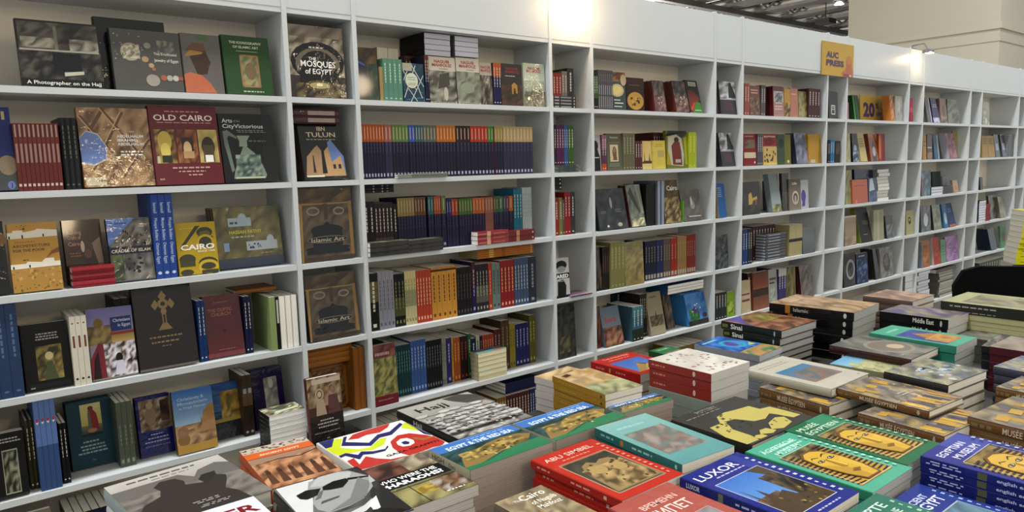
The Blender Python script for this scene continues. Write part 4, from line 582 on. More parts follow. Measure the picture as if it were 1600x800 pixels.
face('khaki cover with raised line drawing of figures', (550, 415), (668, 402), (545, 160), '8c7f52', [('n', 0, 0, 1, 1, ['8c7f52', '9c8f60', '7c7046', '86794e'], 9, 12), ('l', .1, .82, .5, .95, 3, '6c6240'), ('p', [(.5, .1), (.6, .4), (.8, .5), (.95, .45), (.9, .4), (.7, .35), (.62, .1)], '6f6440')], m='w', y=.012)
S4 = [('navy spine before the red ones', 672, 742, 4, '181e3c', .218), ('dark blue spine with white dots', 744, 785, 2, '1c2c5c', .218), ('taupe spine with white foot band', 787, 831, 3, '5c5048', .218), ('bright red spine with pale foot band', 833, 872, 2, 'a02c20', .218), ('tan spine between the reds', 874, 931, 4, '9a7a4a', .222), ('brick red spine at the row end', 933, 987, 4, '84281e', .225)]
for l_, a_, b_, n_, c_, h_ in S4: spines(l_, (a_, 368 - (a_ - 672) * .115), (b_, 368 - (b_ - 672) * .115), 0, n_, c_, y=.06, h=h_, dep=.15, spart=[('l', .15, .3, .6, .7, 1, 'a8987c'), ('r', .86, .15, .97, .85, 'b0a898')])
at('narrow', 2, 4)
face('wrapped dark glossy cover with grey creases', (1112, 311), (1194, 301), (1106, 115), '2c3034', [('n', 0, 0, 1, 1, ['2c3034', '454b50', '1c2024', '5c6468'], 6, 8)], m='w')
# ---- second wide bay, fifth shelf
at('wide', 1, 5); fr(560, 490, 5)
face('wrapped medicinal plant book with green foliage and pink title', (137, 708), (318, 660), (112, 262), '66663c', [('n', 0, .15, 1, .8, ['6c6c3c', '8a8450', '4c5430', '9c9460'], 9, 12), ('n', 0, .78, 1, 1, ['6c3c40', '8a5c54', '5c3438'], 5, 3), ('l', .1, .8, .8, .9, 1, 'c09c94'), ('r', 0, 0, 1, .16, '6c2430'), ('l', .1, .07, .8, .11, 1, 'a06c64')], y=.004, hard=1, th=.03)
def b5(x): return 605 + (345 - 605) * (x - 305) / (1395 - 305)
S5 = [('teal blue single spine beside the plant book', 264, 304, 1, '2f6a78', .235, '8ac0c8'), ('dark teal spine with pale lettering', 306, 420, 6, '143c44', .22, '6c9c90'), ('cornflower blue spine with a pale band', 422, 540, 5, '3c5c94', .228, 'a8b8d4'), ('black spine with white lettering in a row of six', 542, 660, 6, '101216', .215, '7c8084'), ('pale grey spine beside the black row', 662, 696, 2, '8a8c80', .21, '5c5c54'), ('violet spine in the mixed row', 698, 736, 1, '33286c', .205, 'a8a0c8'), ('bright yellow thin spine in the mixed row', 738, 752, 1, 'b8902c', .2, '6c4c1c'), ('orange brown spine in the mixed row', 754, 803, 2, '9c5424', .2, 'd8a060'), ('black and red spine in the mixed row', 805, 862, 2, '28181a', .2, 'a84034'), ('green spine in the mixed row', 864, 890, 1, '2c5c3c', .205, 'a8c0a0'), ('navy spine in the mixed row', 892, 926, 1, '1a2044', .18, 'c8c8d8'), ('white spine in the mixed row', 928, 956, 1, 'a8a898', .19, '3c3c3c'), ('dark charcoal spine in the mixed row', 958, 975, 1, '1c1c20', .185, '8a8a8a'), ('orange red slim spine in a row of five', 977, 1066, 5, '94402c', .185, 'd0a080'), ('maroon spine beside the orange red ones', 1068, 1120, 2, '4c1c24', .2, 'b09080'), ('brown tall hardback spine before the navy ones', 1122, 1186, 2, '4a3a24', .235, '8a7a54'), ('yellow green spine before the navy ones', 1188, 1232, 2, '8a7c2c', .215, '4c441c'), ('navy violet spine with silver lettering', 1234, 1340, 4, '20205c', .205, 'a8a8c8'), ('olive spine at the bay end', 1342, 1388, 2, '5c5820', .235, 'b0a860')]
for l_, a_, b_, n_, c_, h_, tc in S5: spines(l_, (a_, b5(a_)), (b_, b5(b_)), 0, n_, c_, y=.062 if a_ < 660 else .08, h=h_, dep=.165, spart=[('l', .12, .25, .6, .75, 1, tc), ('r', .88, .3, .94, .7, tc)])
flat('cream page edged paperback stacked below the orange spines', (942, 515), (1165, 455), 275, 6, 'a8a080', y=.004, dep=.056, side='pages', H=.128, paper='cfc7a4', art=[('n', 0, 0, 1, 1, ['2c8aa0', '3c5c6c', '8a6c50', '4aa0b0'], 4, 3)], topl='blue covered paperback on top of the cream page stack')
at('narrow', 1, 5); fr(840, 340, 4)
face('tall dark glossy cover with gold glints at the foot', (130, 858), (245, 832), (124, 552), '1a1f1c', [('n', 0, 0, 1, 1, ['1c221e', '2c332c', '141816', '3c4034'], 7, 9), ('n', .1, .1, .7, .4, ['4c4a34', '2c2c20', '6c6444'], 5, 4)], th=.022, y=.02)
at('wide', 2, 5)
face('cover with white script over a grey sea and red flowers', (430, 793), (545, 770), (385, 575), '6c7884', [('g', 0, .45, 1, 1, '7c8a98', '5c6c7c'), ('n', 0, 0, 1, .48, ['6c3028', '8a5c48', '3c3028', 'a87c60'], 7, 5), ('t', 'Siwa', .15, .6, .14, 'b83838', 'l', .6, .02)], m='g', y=.02, th=.022)
face('red and black cover at the divider', (362, 800), (400, 790), (362, 560), '3c1c1c', [('n', 0, 0, 1, 1, ['5c2420', '8a3c30', '241818', '6c5448'], 5, 8)], m='g', y=.045, th=.02)
spines('teal book showing back cover with white barcode label', (596, 782), (662, 768), 562, 3, '3c5c68', y=.012, dep=.19, bands=[(0, .35, '24301f'), (.35, .7, '3c6478'), (.7, 1, '4c7c84')])
spines('grey blue book rising behind the white script cover', (495, 690), (590, 680), 480, 4, '2a3450', y=.207, dep=.045, h=.25)
spines('black and cream spine beside the mosque engraving cover', (640, 720), (684, 712), 482, 4, '2a241c', y=.05, dep=.14, tc='c0b8a0')
face('sepia cover with a mosque engraving', (712, 710), (806, 690), (670, 480), '9a8f78', [('g', 0, .35, 1, 1, 'a09880', '8f8468'), ('n', .1, .2, .95, .45, ['5c5440', '7c7258', '4a4434'], 7, 4), ('p', [(.4, .35), (.45, .42), (.5, .58), (.55, .42), (.62, .35)], '4c4636'), ('l', .2, .85, .7, .93, 1, '5c5440')], m='p', y=.02, th=.02)
face('brown patterned cover behind the mosque engraving', (815, 675), (860, 665), (775, 470), '5c5044', [('n', 0, 0, 1, 1, ['5c5044', '7c6c5c', '3c342c'], 6, 8)], m='p', y=.07, th=.02)
face('bright blue cover with green splash and dark foot', (952, 680), (1072, 655), (915, 490), '2c6cac', [('n', 0, 0, 1, 1, ['2a64a4', '4a8cc8', '3c7cc0'], 6, 7), ('n', .1, .05, .6, .5, ['1c5c2c', '3c8a3c', '14402c'], 6, 6), ('e', .4, .45, .12, .1, '3c2c6c'), ('d', .2, .3, .7, .7, ['7c2c8c', '2ca06c', 'e0e8f0'], 12, .1), ('n', 0, 0, 1, .14, ['14161c', '2c241c'], 5, 2), ('e', .85, .25, .12, .08, '3c2c20')], m='g', y=.016, n=5, th=.026, sp='3c7cb0')
flat('sky blue topped book lying across the blue row', (815, 478), (1038, 458), 412, 3, '2a5a80', y=.03, base=ZS[5] + .212, H=.052, dep=.16, side='pages', art=[('g', 0, 0, 1, 1, '2c5c80', '3c7090')])
at('narrow', 2, 5)
spines('dark slim spine beside the lime cover', (1112, 627), (1182, 616), 475, 4, '242c33', y=.02, dep=.15)
face('lime green cover beside the divider', (1184, 616), (1234, 608), (1183, 470), '7c9c28', [('n', .1, .1, .9, .6, ['9cb03c', '5c7c1c', 'b0bc5c'], 4, 6)], m='p', y=.02)
at('wide', 1, 6); fr(560, 490, 5)
spines('orange yellow spine on the low shelf behind the table', (1090, 770), (1165, 770), 620, 4, '7c5c24', y=.02, h=.2)
spines('dark red spine on the low shelf behind the table', (1167, 770), (1345, 770), 600, 8, '4a1c1c', y=.02, h=.2)
spines('deep blue spine on the low shelf behind the table', (1347, 770), (1400, 770), 585, 3, '16245c', y=.02, h=.2)
flat('navy book lying on the low shelf spines', (1150, 570), (1400, 560), 480, 3, '141a48', y=.03, base=ZS[6] + .205, H=.05, dep=.15)
spines('teal spine on the low shelf behind the table', (960, 780), (1085, 775), 640, 4, '143c48', y=.02, h=.19)
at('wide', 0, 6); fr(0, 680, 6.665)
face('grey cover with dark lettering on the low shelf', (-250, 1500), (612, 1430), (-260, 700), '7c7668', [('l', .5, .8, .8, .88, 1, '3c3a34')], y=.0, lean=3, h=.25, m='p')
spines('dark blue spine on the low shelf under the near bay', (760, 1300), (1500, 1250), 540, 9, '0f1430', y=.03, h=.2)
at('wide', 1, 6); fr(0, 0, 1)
spines('added black spine darkening gap below herb book', (590, 800), (735, 760), 0, 12, '17181b', y=.03, h=.2)  # added dark row standing in for shade under the shelf above
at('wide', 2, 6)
spines('dark brown spine added to darken low gap under the sea cover', (940, 640), (1040, 620), 0, 12, '2a1f1a', y=.03, h=.17)  # dark filler books, added so this low gap reads as shaded
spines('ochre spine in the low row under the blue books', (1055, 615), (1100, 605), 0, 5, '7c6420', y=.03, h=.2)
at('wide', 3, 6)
spines('black spine added to darken low gap behind the canyon stack', (1165, 600), (1280, 560), 0, 14, '1c1c1e', y=.03, h=.2)  # added row; its black supplies the shade of the gap
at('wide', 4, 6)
spines('brown spine added to darken low gap behind the sandy pile', (1322, 500), (1405, 480), 0, 14, '3a2c22', y=.03, h=.16)  # brown filler row, added in place of shade behind the table
# ---- fourth wide bay
at('wide', 3, 1); fr(1100, 100, 4)
RB = ['7c5c40', '9c8060', '4a3428', '6c4c38']
spines('salmon spine beside the divider', (252, 316), (284, 317), 120, 2, '94504a')
face('brown cover with ornate red title', (286, 318), (352, 320), (285, 135), '6c4034', [('n', .1, .05, .9, .6, RB, 5, 6), ('l', .15, .72, .85, .9, 2, 'c89880')], n=2, th=.02, sp='4c1c1c')
spines('grey slim spine beside the ornate title cover', (356, 320), (384, 321), 132, 2, '5c5458', y=.03)
face('rose cover with a framed drawing', (436, 323), (502, 326), (434, 138), 'a07870', [('r', 0, .84, 1, 1, '5c2428'), ('fr', .1, .44, .92, .82, .006, 'd0c8c0'), ('n', .14, .46, .88, .8, ['6c7470', '9aa09c', '4c504c'], 5, 5), ('l', .1, .2, .9, .38, 2, 'd0b8b0')], n=3, th=.022, sp='582024')
face('yellow cover with dark figures', (506, 326), (542, 327), (505, 155), 'a8822c', [('n', 0, 0, 1, .5, ['3c3420', 'b89440', '6c5c2c'], 4, 6)], th=.015)
face('plain salmon cover', (543, 327), (590, 329), (541, 152), 'a8705c', [('l', .15, .75, .85, .85, 1, 'c8a090')], th=.015)
face('green and tan cover in low relief', (592, 329), (650, 331), (590, 170), '7c7444', [('n', .05, .05, .95, .95, ['8a8450', '6c6438', 'a09860'], 5, 8)], th=.018, y=.03)
spines('maroon spine closing the top row', (652, 331), (724, 334), 152, 4, '48262a', y=.02)
at('narrow', 3, 1)
face('black book with a white box emblem', (782, 336), (838, 340), (778, 170), '222324', [('fr', .25, .15, .7, .5, .008, 'c8c8c4'), ('l', .3, .3, .65, .45, 2, 'c8c8c4')])
at('wide', 3, 2)
face('red cover with a cream panel', (250, 632), (330, 631), (247, 438), '7c2026', [('n', .1, .55, .9, .82, ['7c6450', '5c3c34'], 4, 3), ('r', .05, .24, .95, .42, 'c8bca0'), ('l', .1, .9, .8, .95, 1, 'd0a8a0'), ('e', .85, .1, .05, .04, 'd8d0c8')], m='p')
spines('grey violet slim spine beside the red panel cover', (333, 631), (368, 630), 436, 3, '55505c')
face('red and yellow travel cover with truck and palms', (372, 630), (458, 629), (370, 438), 'c0a468', [('r', 0, .6, 1, 1, '8a2a24'), ('t', 'EGYPTIAN', .1, .89, .05, 'e0d8d0', 'l', .8, .02), ('p', [(.1, .8), (.5, .88), (.9, .75), (.6, .62), (.2, .64)], '6c1c1c'), ('d', .1, .1, .95, .5, ['4c3c28', '6c2c20', '3c4c2c'], 14, .16), ('r', 0, 0, 1, .08, 'c8b45c')], m='p')
face('dark green and olive split cover', (460, 629), (545, 626), (459, 440), '3c4c38', [('r', .55, 0, 1, 1, '6c6a24'), ('e', .3, .7, .2, .15, '242c24'), ('e', .8, .1, .08, .05, 'c8c4a0')], m='p')
face('grey cover of a bridge scene', (583, 623), (655, 619), (560, 434), '4a4e60', [('n', 0, 0, 1, 1, ['4a4e60', '6c7084', '33374a', '8a8c98'], 5, 8)], n=3, th=.022, sp='343848')
face('golden yellow cover with a barcode panel', (657, 618), (735, 615), (650, 440), 'b08a28', [('r', .15, .03, .5, .14, 'b8b4a8'), ('p', [(.7, 0), (1, 0), (1, .8), (.9, .9)], '8a6c20')], m='p')
at('narrow', 3, 2)
spines('black slim spine beside a blue one', (773, 612), (789, 612), 485, 2, '1a1a1c')
spines('bright blue spine', (790, 612), (815, 612), 475, 2, '246c9c')
spines('black spine with brown picture', (818, 612), (850, 611), 482, 1, '1e1a18', spart=[('n', .1, .1, .6, .9, ['3c2c24', '5c4c3c'], 3, 2)])
at('wide', 3, 3); fr(1100, 270, 4)
face('black cover with a lit yellow gateway', (244, 256), (352, 250), (243, 60), '302a28', [('n', .05, .05, .95, .9, ['302a28', '3f3834', '241f1e'], 6, 7), ('p', [(.35, .3), (.35, .62), (.5, .68), (.58, .5), (.85, .55), (.82, .35), (.75, .28), (.7, .45), (.6, .42), (.55, .32)], 'b89c54'), ('e', .78, .38, .07, .08, '8a3c34')], sp='3c1418')
face('grey slanting cover beside the gateway book', (385, 250), (425, 246), (360, 52), '55575a', [('g', 0, 0, 1, 1, '5c5f62', '4c4e52')], y=.17, lean=3)
face('grey and white landscape book with a flowered foot', (432, 244), (490, 238), (400, 12), '7c8488', [('g', 0, .15, 1, 1, '8f989c', '5c686c'), ('n', 0, 0, 1, .2, ['4c5c34', '8a8c5c', 'a8a088'], 5, 3)], y=.012, n=2, th=.02)
face('black cover behind the round emblem cover', (492, 237), (534, 234), (490, 5), '2a2420', [('n', 0, 0, 1, .5, ['4c4438', '2a2420'], 4, 5)], y=.02)
face('pale brown cover with a round white emblem', (536, 233), (605, 229), (536, 42), '6c6258', [('g', 0, 0, 1, 1, '8a8074', '5c5048'), ('t', 'Life', .3, .82, .08, 'd8d4cc', 'l', .4), ('e', .55, .4, .3, .22, 'b8b4a8'), ('e', .55, .4, .2, .15, '4c4840'), ('e', .55, .36, .1, .12, 'a8a498')], m='p', y=.012)
face('white cover with violet silhouettes', (608, 229), (655, 220), (606, 48), 'b0b0b8', [('e', .35, .45, .3, .22, '5c4c94'), ('p', [(.1, .1), (.3, .4), (.6, .4), (.5, .1)], '5c4c94')], m='p')
at('wide', 3, 4)
spines('blue spine at the divider', (240, 553), (272, 550), 358, 2, '1c3c74')
spines('dark spine beside the blue ones', (274, 550), (300, 548), 350, 2, '26242c')
spines('red and black spine behind the pile of silver books', (302, 545), (440, 535), 338, 8, '3c2024', y=.09, dep=.15)
flat('silver grey hardback in the tall uneven pile', (388, 551), (510, 537), 385, 9, '4c4e56', y=.012, dep=.13, side='spine', m='w', jit=.012, paper='9aa0a8', spart=[('r', .1, .3, .7, .6, '9a9ca4')], hard=1)
spines('cream book with a dark strap across', (532, 515), (612, 507), 328, 2, 'a89c74', y=.02, dep=.15, bands=[(0, .45, 'a89c74'), (.45, .55, '2c2a28'), (.55, 1, 'b0a47c')], spart=[])
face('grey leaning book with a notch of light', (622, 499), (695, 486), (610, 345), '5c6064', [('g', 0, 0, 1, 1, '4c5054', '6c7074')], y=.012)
at('wide', 3, 5)
face('cream cover with pink lettering bands', (234, 798), (295, 792), (232, 682), 'b8ac8c', [('r', .1, .35, .9, .42, '7c3c54'), ('r', .1, .55, .9, .6, '7c3c54')], m='p')
spines('maroon spine beside the sunset cover', (270, 795), (308, 790), 630, 2, '3a1c24', y=.04)
face('orange sunset cover', (311, 795), (406, 782), (309, 628), '7c4430', [('g', 0, .5, 1, 1, '94543c', '5c3428'), ('n', 0, .35, 1, .55, ['2c2420', '3c2c24'], 6, 2), ('g', 0, 0, 1, .35, '8f5c40', '6c4434')], m='p')
face('white cover with grey figures and a red line', (409, 782), (460, 775), (408, 612), '9a9c98', [('r', .1, .72, .9, .78, '7c3438'), ('r', .1, .62, .7, .66, '3c3c3c'), ('n', .2, .1, .8, .5, ['b0b0ac', '8a8c88'], 4, 5)], m='p')
spines('white and violet spine in the low row', (464, 775), (512, 768), 605, 3, '3c3468', bands=[(0, .1, 'b8b8b4'), (.1, .8, '3a3268'), (.8, 1, 'b0b0ac')])
face('olive photo cover in the low row', (514, 768), (575, 758), (512, 592), '6c6834', [('n', 0, 0, 1, 1, ['6c6834', '8a8450', '4c4a28'], 6, 8)], y=.03)
face('mottled grey brown cover leaning at the bay end', (612, 752), (690, 740), (592, 588), '6a605c', [('n', 0, 0, 1, 1, ['6a605c', '7c726c', '584e4c'], 6, 8)], n=3, th=.018, sp='4c1f24')
# ---- fifth wide bay (beside the yellow sign)
at('wide', 4, 1); fr(1300, 100, 4.443)
face('pink cover sliver at the divider', (102, 376), (118, 377), (101, 300), 'a06a70', [], h=.12, y=.02)
face('black and green striped cover leaning', (160, 378), (197, 380), (140, 218), '1c3a1c', [('r', .0, 0, .2, 1, '4c8a34'), ('r', .6, 0, .7, 1, '3c6c2c')], n=4, th=.022, sp='24482a', m='p', y=.02)
face('orange edged picture cover beside the discount card', (412, 390), (440, 392), (380, 218), 'b07434', [('n', 0, 0, 1, 1, ['b07434', '9a5c2c', 'c8944c', '7c4c34'], 5, 8)], n=3, th=.02, sp='c07c3c', y=.02, lean=6)
face('pale grey lattice cover', (443, 390), (490, 391), (441, 222), 'a0a09c', [('n', .3, .1, .95, .9, ['a8a8a4', '8c8c88', 'b4b4b0'], 5, 8)], m='p')
# yellow discount card stands on the shelf
def card(name, label, cat, BL, BR, TL, art, y, la, th, z=None, grp=None):
    p0, p1, p2 = q2(BL), q2(BR), q2(TL); z = AT['z'] if z is None else z
    x0, x1 = xat(p0[0], y, z), xat(p1[0], y, z); L_ = math.radians(la); up = Vector((0, math.sin(L_), math.cos(L_)))
    h = hat(p2[1], (x0, y, z), up); w = x1 - x0; mb = MB(); mb.box((0, 0, 0), (w, h, th), lin(art[0], INK))
    draw(mb, lambda a, e, k: (a * w, e * h, th + E * 2 * k), w, h, art[1])
    o = link(name, mb.mesh(name, M['sign'])); Z = Vector((0, -math.cos(L_), math.sin(L_)))
    o.matrix_world = MX((1, 0, 0), up, Z, (x0, y + th, z + .0005)); tag(o, label, cat, grp); return o
card('discount_card', 'yellow card with purple 20% discount lettering, top shelf, fifth wide bay', 'sign', (198, 382), (385, 390), (165, 214), ('c09c2c', [('p', [(.7, 0), (1, 0), (1, 1), (.85, .7)], 'b8702c'), ('t', '20', .1, .22, .5, '4a2a64', 'l', .42, .05), ('t', '%', .55, .52, .2, '4a2a64', 'l', .12, .04), ('t', 'OFF', .57, .24, .13, '4a2a64', 'l', .2, .04), ('r', .82, .0, .98, .07, 'a84c5c')]), .145, 3, .006)
at('narrow', 4, 1)
face('crimson slanting cover under the lamp', (541, 391), (563, 393), (538, 236), '9c2440', [('r', .0, .4, 1, .6, 'b84c5c')], m='p')
at('wide', 4, 2)
face('cream narrow cover at the divider', (97, 676), (130, 676), (96, 482), 'a8a078', [('n', .1, .1, .9, .9, ['b0a880', '989068'], 3, 6)])
face('navy cover with a white swirl', (150, 676), (188, 676), (135, 484), '1c2434', [('e', .5, .4, .3, .2, '8a98a8'), ('n', 0, 0, 1, .4, ['1c2434', '4c5c74', 'a0acb8'], 4, 5)], m='g')
face('cream cover with grey script', (205, 676), (249, 674), (172, 486), 'b4a878', [('l', .15, .5, .85, .85, 4, '8a8058')], m='p')
face('orange and black portrait cover', (272, 672), (325, 670), (247, 486), '8a5034', [('p', [(.3, 0), (.35, .6), (.55, .75), (.8, .5), (.8, 0)], '3a3836'), ('e', .55, .35, .2, .18, 'a8a09c'), ('r', 0, .85, 1, 1, 'a4643c')], m='w', n=2, th=.02, sp='7c3c28')
face('red and orange striped cover', (328, 670), (370, 668), (325, 484), '9c4428', [('r', .45, 0, 1, 1, '7c1c2c'), ('r', .0, .1, .3, .9, 'b8783c')], m='p')
at('wide', 4, 3); fr(1300, 250, 3.81)
face('pale khaki worn cover', (80, 260), (121, 256), (78, 62), '8f8f68', [('n', 0, 0, 1, 1, ['8f8f68', 'a0a078', '7c7c58'], 4, 7)], m='p')
face('bright orange cover at the front', (124, 259), (215, 249), (118, 120), 'a8522c', [('l', .15, .7, .85, .78, 1, '6c3420'), ('p', [(.15, .0), (.25, .2), (.3, .02)], 'd08050')], m='w', y=.006)
face('navy cover behind the orange one', (140, 250), (268, 244), (132, 58), '1a2440', [('n', .1, .1, .9, .9, ['1a2440', '24304c', '141c34'], 5, 6)], y=.05)
face('navy cover with a white slanting panel', (220, 248), (270, 242), (215, 110), '2c3c60', [('p', [(.1, .45), (.2, .95), (.5, 1), (.75, .5)], 'a8b0bc'), ('n', 0, 0, 1, .4, ['2c3c60', '4c5c80'], 4, 4)], y=.012)
flat('white page edged book in the tall wavy stack', (273, 243), (340, 236), 57, 9, '8a8a84', side='pages', dep=.12, y=.02, paper='c8c8c4', jit=.014)
at('wide', 4, 4)
face('wrapped beige cover with glints at the foot', (78, 507), (146, 494), (76, 338), '98866c', [('n', 0, 0, 1, .3, ['a89880', '8a7860'], 4, 3), ('r', 0, .95, 1, 1, 'c8c0b0')], m='w')
face('black cover with small green lettering', (176, 491), (245, 480), (135, 292), '161815', [('l', .4, .5, .9, .62, 3, '6c7c2c'), ('l', .3, .2, .7, .25, 1, '8a8c7c')], n=2, th=.02, sp='7c8434', m='p')
face('cream cover with pale stripes', (250, 470), (310, 462), (246, 302), '9c9c84', [('r', .4, 0, .5, 1, 'b0b098'), ('r', .75, 0, .8, 1, '8a8a74')], m='p')
face('cream cover behind the black one', (200, 474), (250, 470), (196, 288), '8f8a6c', [('n', .1, .1, .9, .9, ['9c9878', '7c785c'], 4, 6)], y=.13, lean=4)
face('grey glossy cover leaning at the bay end', (330, 459), (372, 454), (315, 335), '3a3c40', [('n', 0, 0, 1, .6, ['6c7074', '3a3c40'], 4, 5)], m='w')
at('wide', 4, 5)
face('dark cover with a white bead necklace', (72, 737), (140, 722), (70, 560), '332e30', [('n', 0, 0, 1, 1, ['332e30', '4a4446', '241f22'], 5, 7), ('ring', .6, .5, .38, .3, .02, '9a9aa0')], m='w')
face('blue black cover with branching pattern', (150, 720), (217, 708), (143, 562), '1f3050', [('n', .05, .05, .95, .8, ['14203c', '5c7ca8', '1f3050', '3c5478'], 8, 10), ('l', .2, .86, .8, .95, 1, 'a8b8d0')], m='p')
face('charcoal cover in the overlapping row', (262, 700), (288, 694), (240, 535), '2a2a2c', [], n=4, th=.024, sp='2c2c2e', y=.02)
face('silver grey cover with a worn oval portrait', (293, 692), (368, 680), (281, 530), '7c7c78', [('n', 0, 0, 1, 1, ['7c7c78', '8f8f8a', '6c6c68'], 6, 8), ('e', .5, .5, .28, .32, '4c4844'), ('e', .5, .55, .16, .2, '6c6864')], m='w')
at('narrow', 4, 4)
face('cream cover with a black calligraphy stroke', (443, 444), (490, 438), (441, 305), 'a8a47c', [('ring', .4, .62, .18, .12, .012, '2c2a24'), ('p', [(.3, .5), (.6, .62), (.58, .5), (.4, .4)], '2c2a24')], m='p')
at('narrow', 4, 6); fr(1300, 250, 3.81)
flat('white page edged paperback stacked in the gap', (430, 790), (478, 790), 690, 5, '9a9a98', side='pages', dep=.14, y=.02, paper='d0d0d4')
# ---- sixth wide bay
at('wide', 5, 1); fr(1300, 100, 4.443)
face('grey lilac cover with a white edge', (668, 398), (698, 400), (640, 235), '5c5860', [('r', .8, 0, 1, 1, 'b0aab8')], m='w')
face('purple cover with pale lettering', (708, 400), (755, 401), (680, 236), '2c1f58', [('l', .15, .6, .85, .75, 2, 'b0a8d0'), ('n', 0, 0, 1, .2, ['c8c0d0', '5c4c8c'], 4, 2)], m='w')
face('brown glossy portrait cover', (758, 401), (803, 402), (745, 240), '7c6450', [('e', .5, .5, .25, .25, '5c4434'), ('n', 0, 0, 1, .3, ['9a8468', '5c4838'], 4, 3)], m='w')
face('grey green wrapped landscape cover', (806, 402), (886, 405), (800, 245), '5c6054', [('n', 0, 0, 1, 1, ['5c6054', '7c8070', '484c42'], 7, 8)], m='w')
at('wide', 5, 2)
face('tan cover at the divider', (633, 655), (656, 654), (630, 492), 'a88454', [('l', .1, .5, .9, .8, 2, '7c5c34')], m='p')
face('dark brown cover with pale band', (662, 654), (697, 653), (660, 490), '4a3830', [('r', .1, .45, .9, .5, 'b0a898'), ('n', 0, 0, 1, .3, ['8a6c44', '4a3830'], 4, 3)], m='w')
face('blue slanting cover beside a black strip', (715, 652), (748, 651), (697, 488), '4a6078', [('r', .8, 0, 1, .95, '9ab0c0')], n=3, th=.018, sp='3c5068', m='p')
face('mottled pink cover', (815, 651), (876, 649), (785, 482), '8a6470', [('n', .02, .02, .98, .98, ['8a6470', 'a07c84', '74545f'], 6, 8)], n=3, th=.018, sp='a8a8b4', m='p')
face('yellow cover standing at the rear', (845, 650), (890, 648), (842, 468), '9a8c3c', [('p', [(.6, 0), (1, 0), (1, 1), (.8, 1)], 'a8a06c')], y=.08, m='p')
at('wide', 5, 3); fr(1300, 250, 3.81)
face('teal and red wrapped cover', (533, 209), (590, 205), (531, 66), '24404c', [('n', 0, 0, 1, 1, ['24404c', '3c6070', '1a2c38', '6c8c94'], 5, 7), ('r', 0, 0, .12, .7, '8a2c28')], m='w')
flat('white page edged book piled at the front', (592, 203), (658, 198), 162, 3, '3a3c44', side='pages', dep=.14, y=.012, paper='c0c4cc')
flat('black wrapped book piled at the front', (660, 197), (716, 194), 158, 4, '1c1e24', dep=.14, y=.012, m='w')
face('green black cover behind the piles', (600, 190), (650, 186), (592, 70), '1f2c28', [], y=.16, lean=4)
face('white and grey cover behind the black pile', (660, 190), (716, 184), (642, 98), '8a8f98', [('g', 0, 0, 1, 1, '6c7480', 'a8acb4')], y=.16, lean=4)
face('small orange and white cover', (728, 190), (756, 187), (716, 124), 'a08468', [('e', .5, .4, .3, .2, 'a8683c')], y=.012)
at('wide', 5, 4)
face('wrapped grey cover with a white cup shape', (532, 417), (590, 407), (526, 276), '4c5054', [('n', 0, 0, 1, 1, ['4c5054', '6c7074', '34383c'], 5, 7), ('e', .5, .45, .22, .25, 'b0b4b8')], m='w')
face('olive cover with a worn photograph', (608, 404), (655, 396), (592, 272), '6c7458', [('n', .1, .1, .9, .9, ['6c7458', '8a9074', '505840'], 5, 7)], n=3, th=.018, sp='34342c')
face('sky blue cover with white figures', (672, 394), (697, 388), (650, 266), '3c6890', [('e', .5, .4, .3, .25, 'a8b8c4')], m='p', n=2, th=.018)
face('navy cover with an orange foot band', (703, 390), (742, 384), (668, 264), '1c3868', [('r', 0, 0, 1, .1, 'a05c34'), ('l', .2, .6, .8, .8, 2, '5c7ca8')], m='p')
at('wide', 5, 5)
face('orange cover with rubbed lettering', (540, 633), (585, 625), (533, 490), 'a0673c', [('n', .1, .1, .9, .5, ['b07c50', '8a5530'], 4, 5), ('l', .2, .7, .8, .85, 2, '6c3c24')], m='p', n=2, th=.02, sp='8a94a0')
face('red cover with a pale strip', (608, 620), (650, 610), (592, 470), 'a03c2c', [('n', .2, .2, .8, .6, ['b05c44', '8a2c24'], 4, 5)], m='p', n=2, th=.02, sp='b8b0a8')
face('mint green narrow cover', (653, 609), (680, 602), (645, 480), '6c9478', [('l', .1, .3, .9, .8, 4, '4c7458')], m='p')
face('large lilac cover with round shapes', (684, 601), (757, 587), (672, 462), '94749c', [('n', 0, 0, 1, 1, ['94749c', 'a888ac', '846490'], 5, 7), ('ring', .35, .6, .15, .1, .006, '5c4868'), ('ring', .7, .4, .16, .11, .006, '5c4868')], m='p')
at('wide', 5, 6)
flat('white page edged book in the wavy stack on the low shelf', (512, 830), (580, 822), 672, 10, '9a9a98', side='pages', dep=.16, y=.02, paper='c4c8d0', jit=.02)
face('navy cover behind the grey page stack', (590, 820), (640, 812), (582, 668), '1a2650', [], y=.2, lean=3, m='p')
flat('grey page edged book in the wide stack on the low shelf', (640, 815), (720, 805), 640, 10, '6c6a64', side='pages', H=.228, dep=.16, y=.02, paper='9c9c90', jit=.02)
flat('wrapped brown book lying on the low stacks', (620, 655), (742, 660), 630, 3, '5c4c44', y=.01, base=ZS[6] + .232, H=.03, dep=.2, m='w')
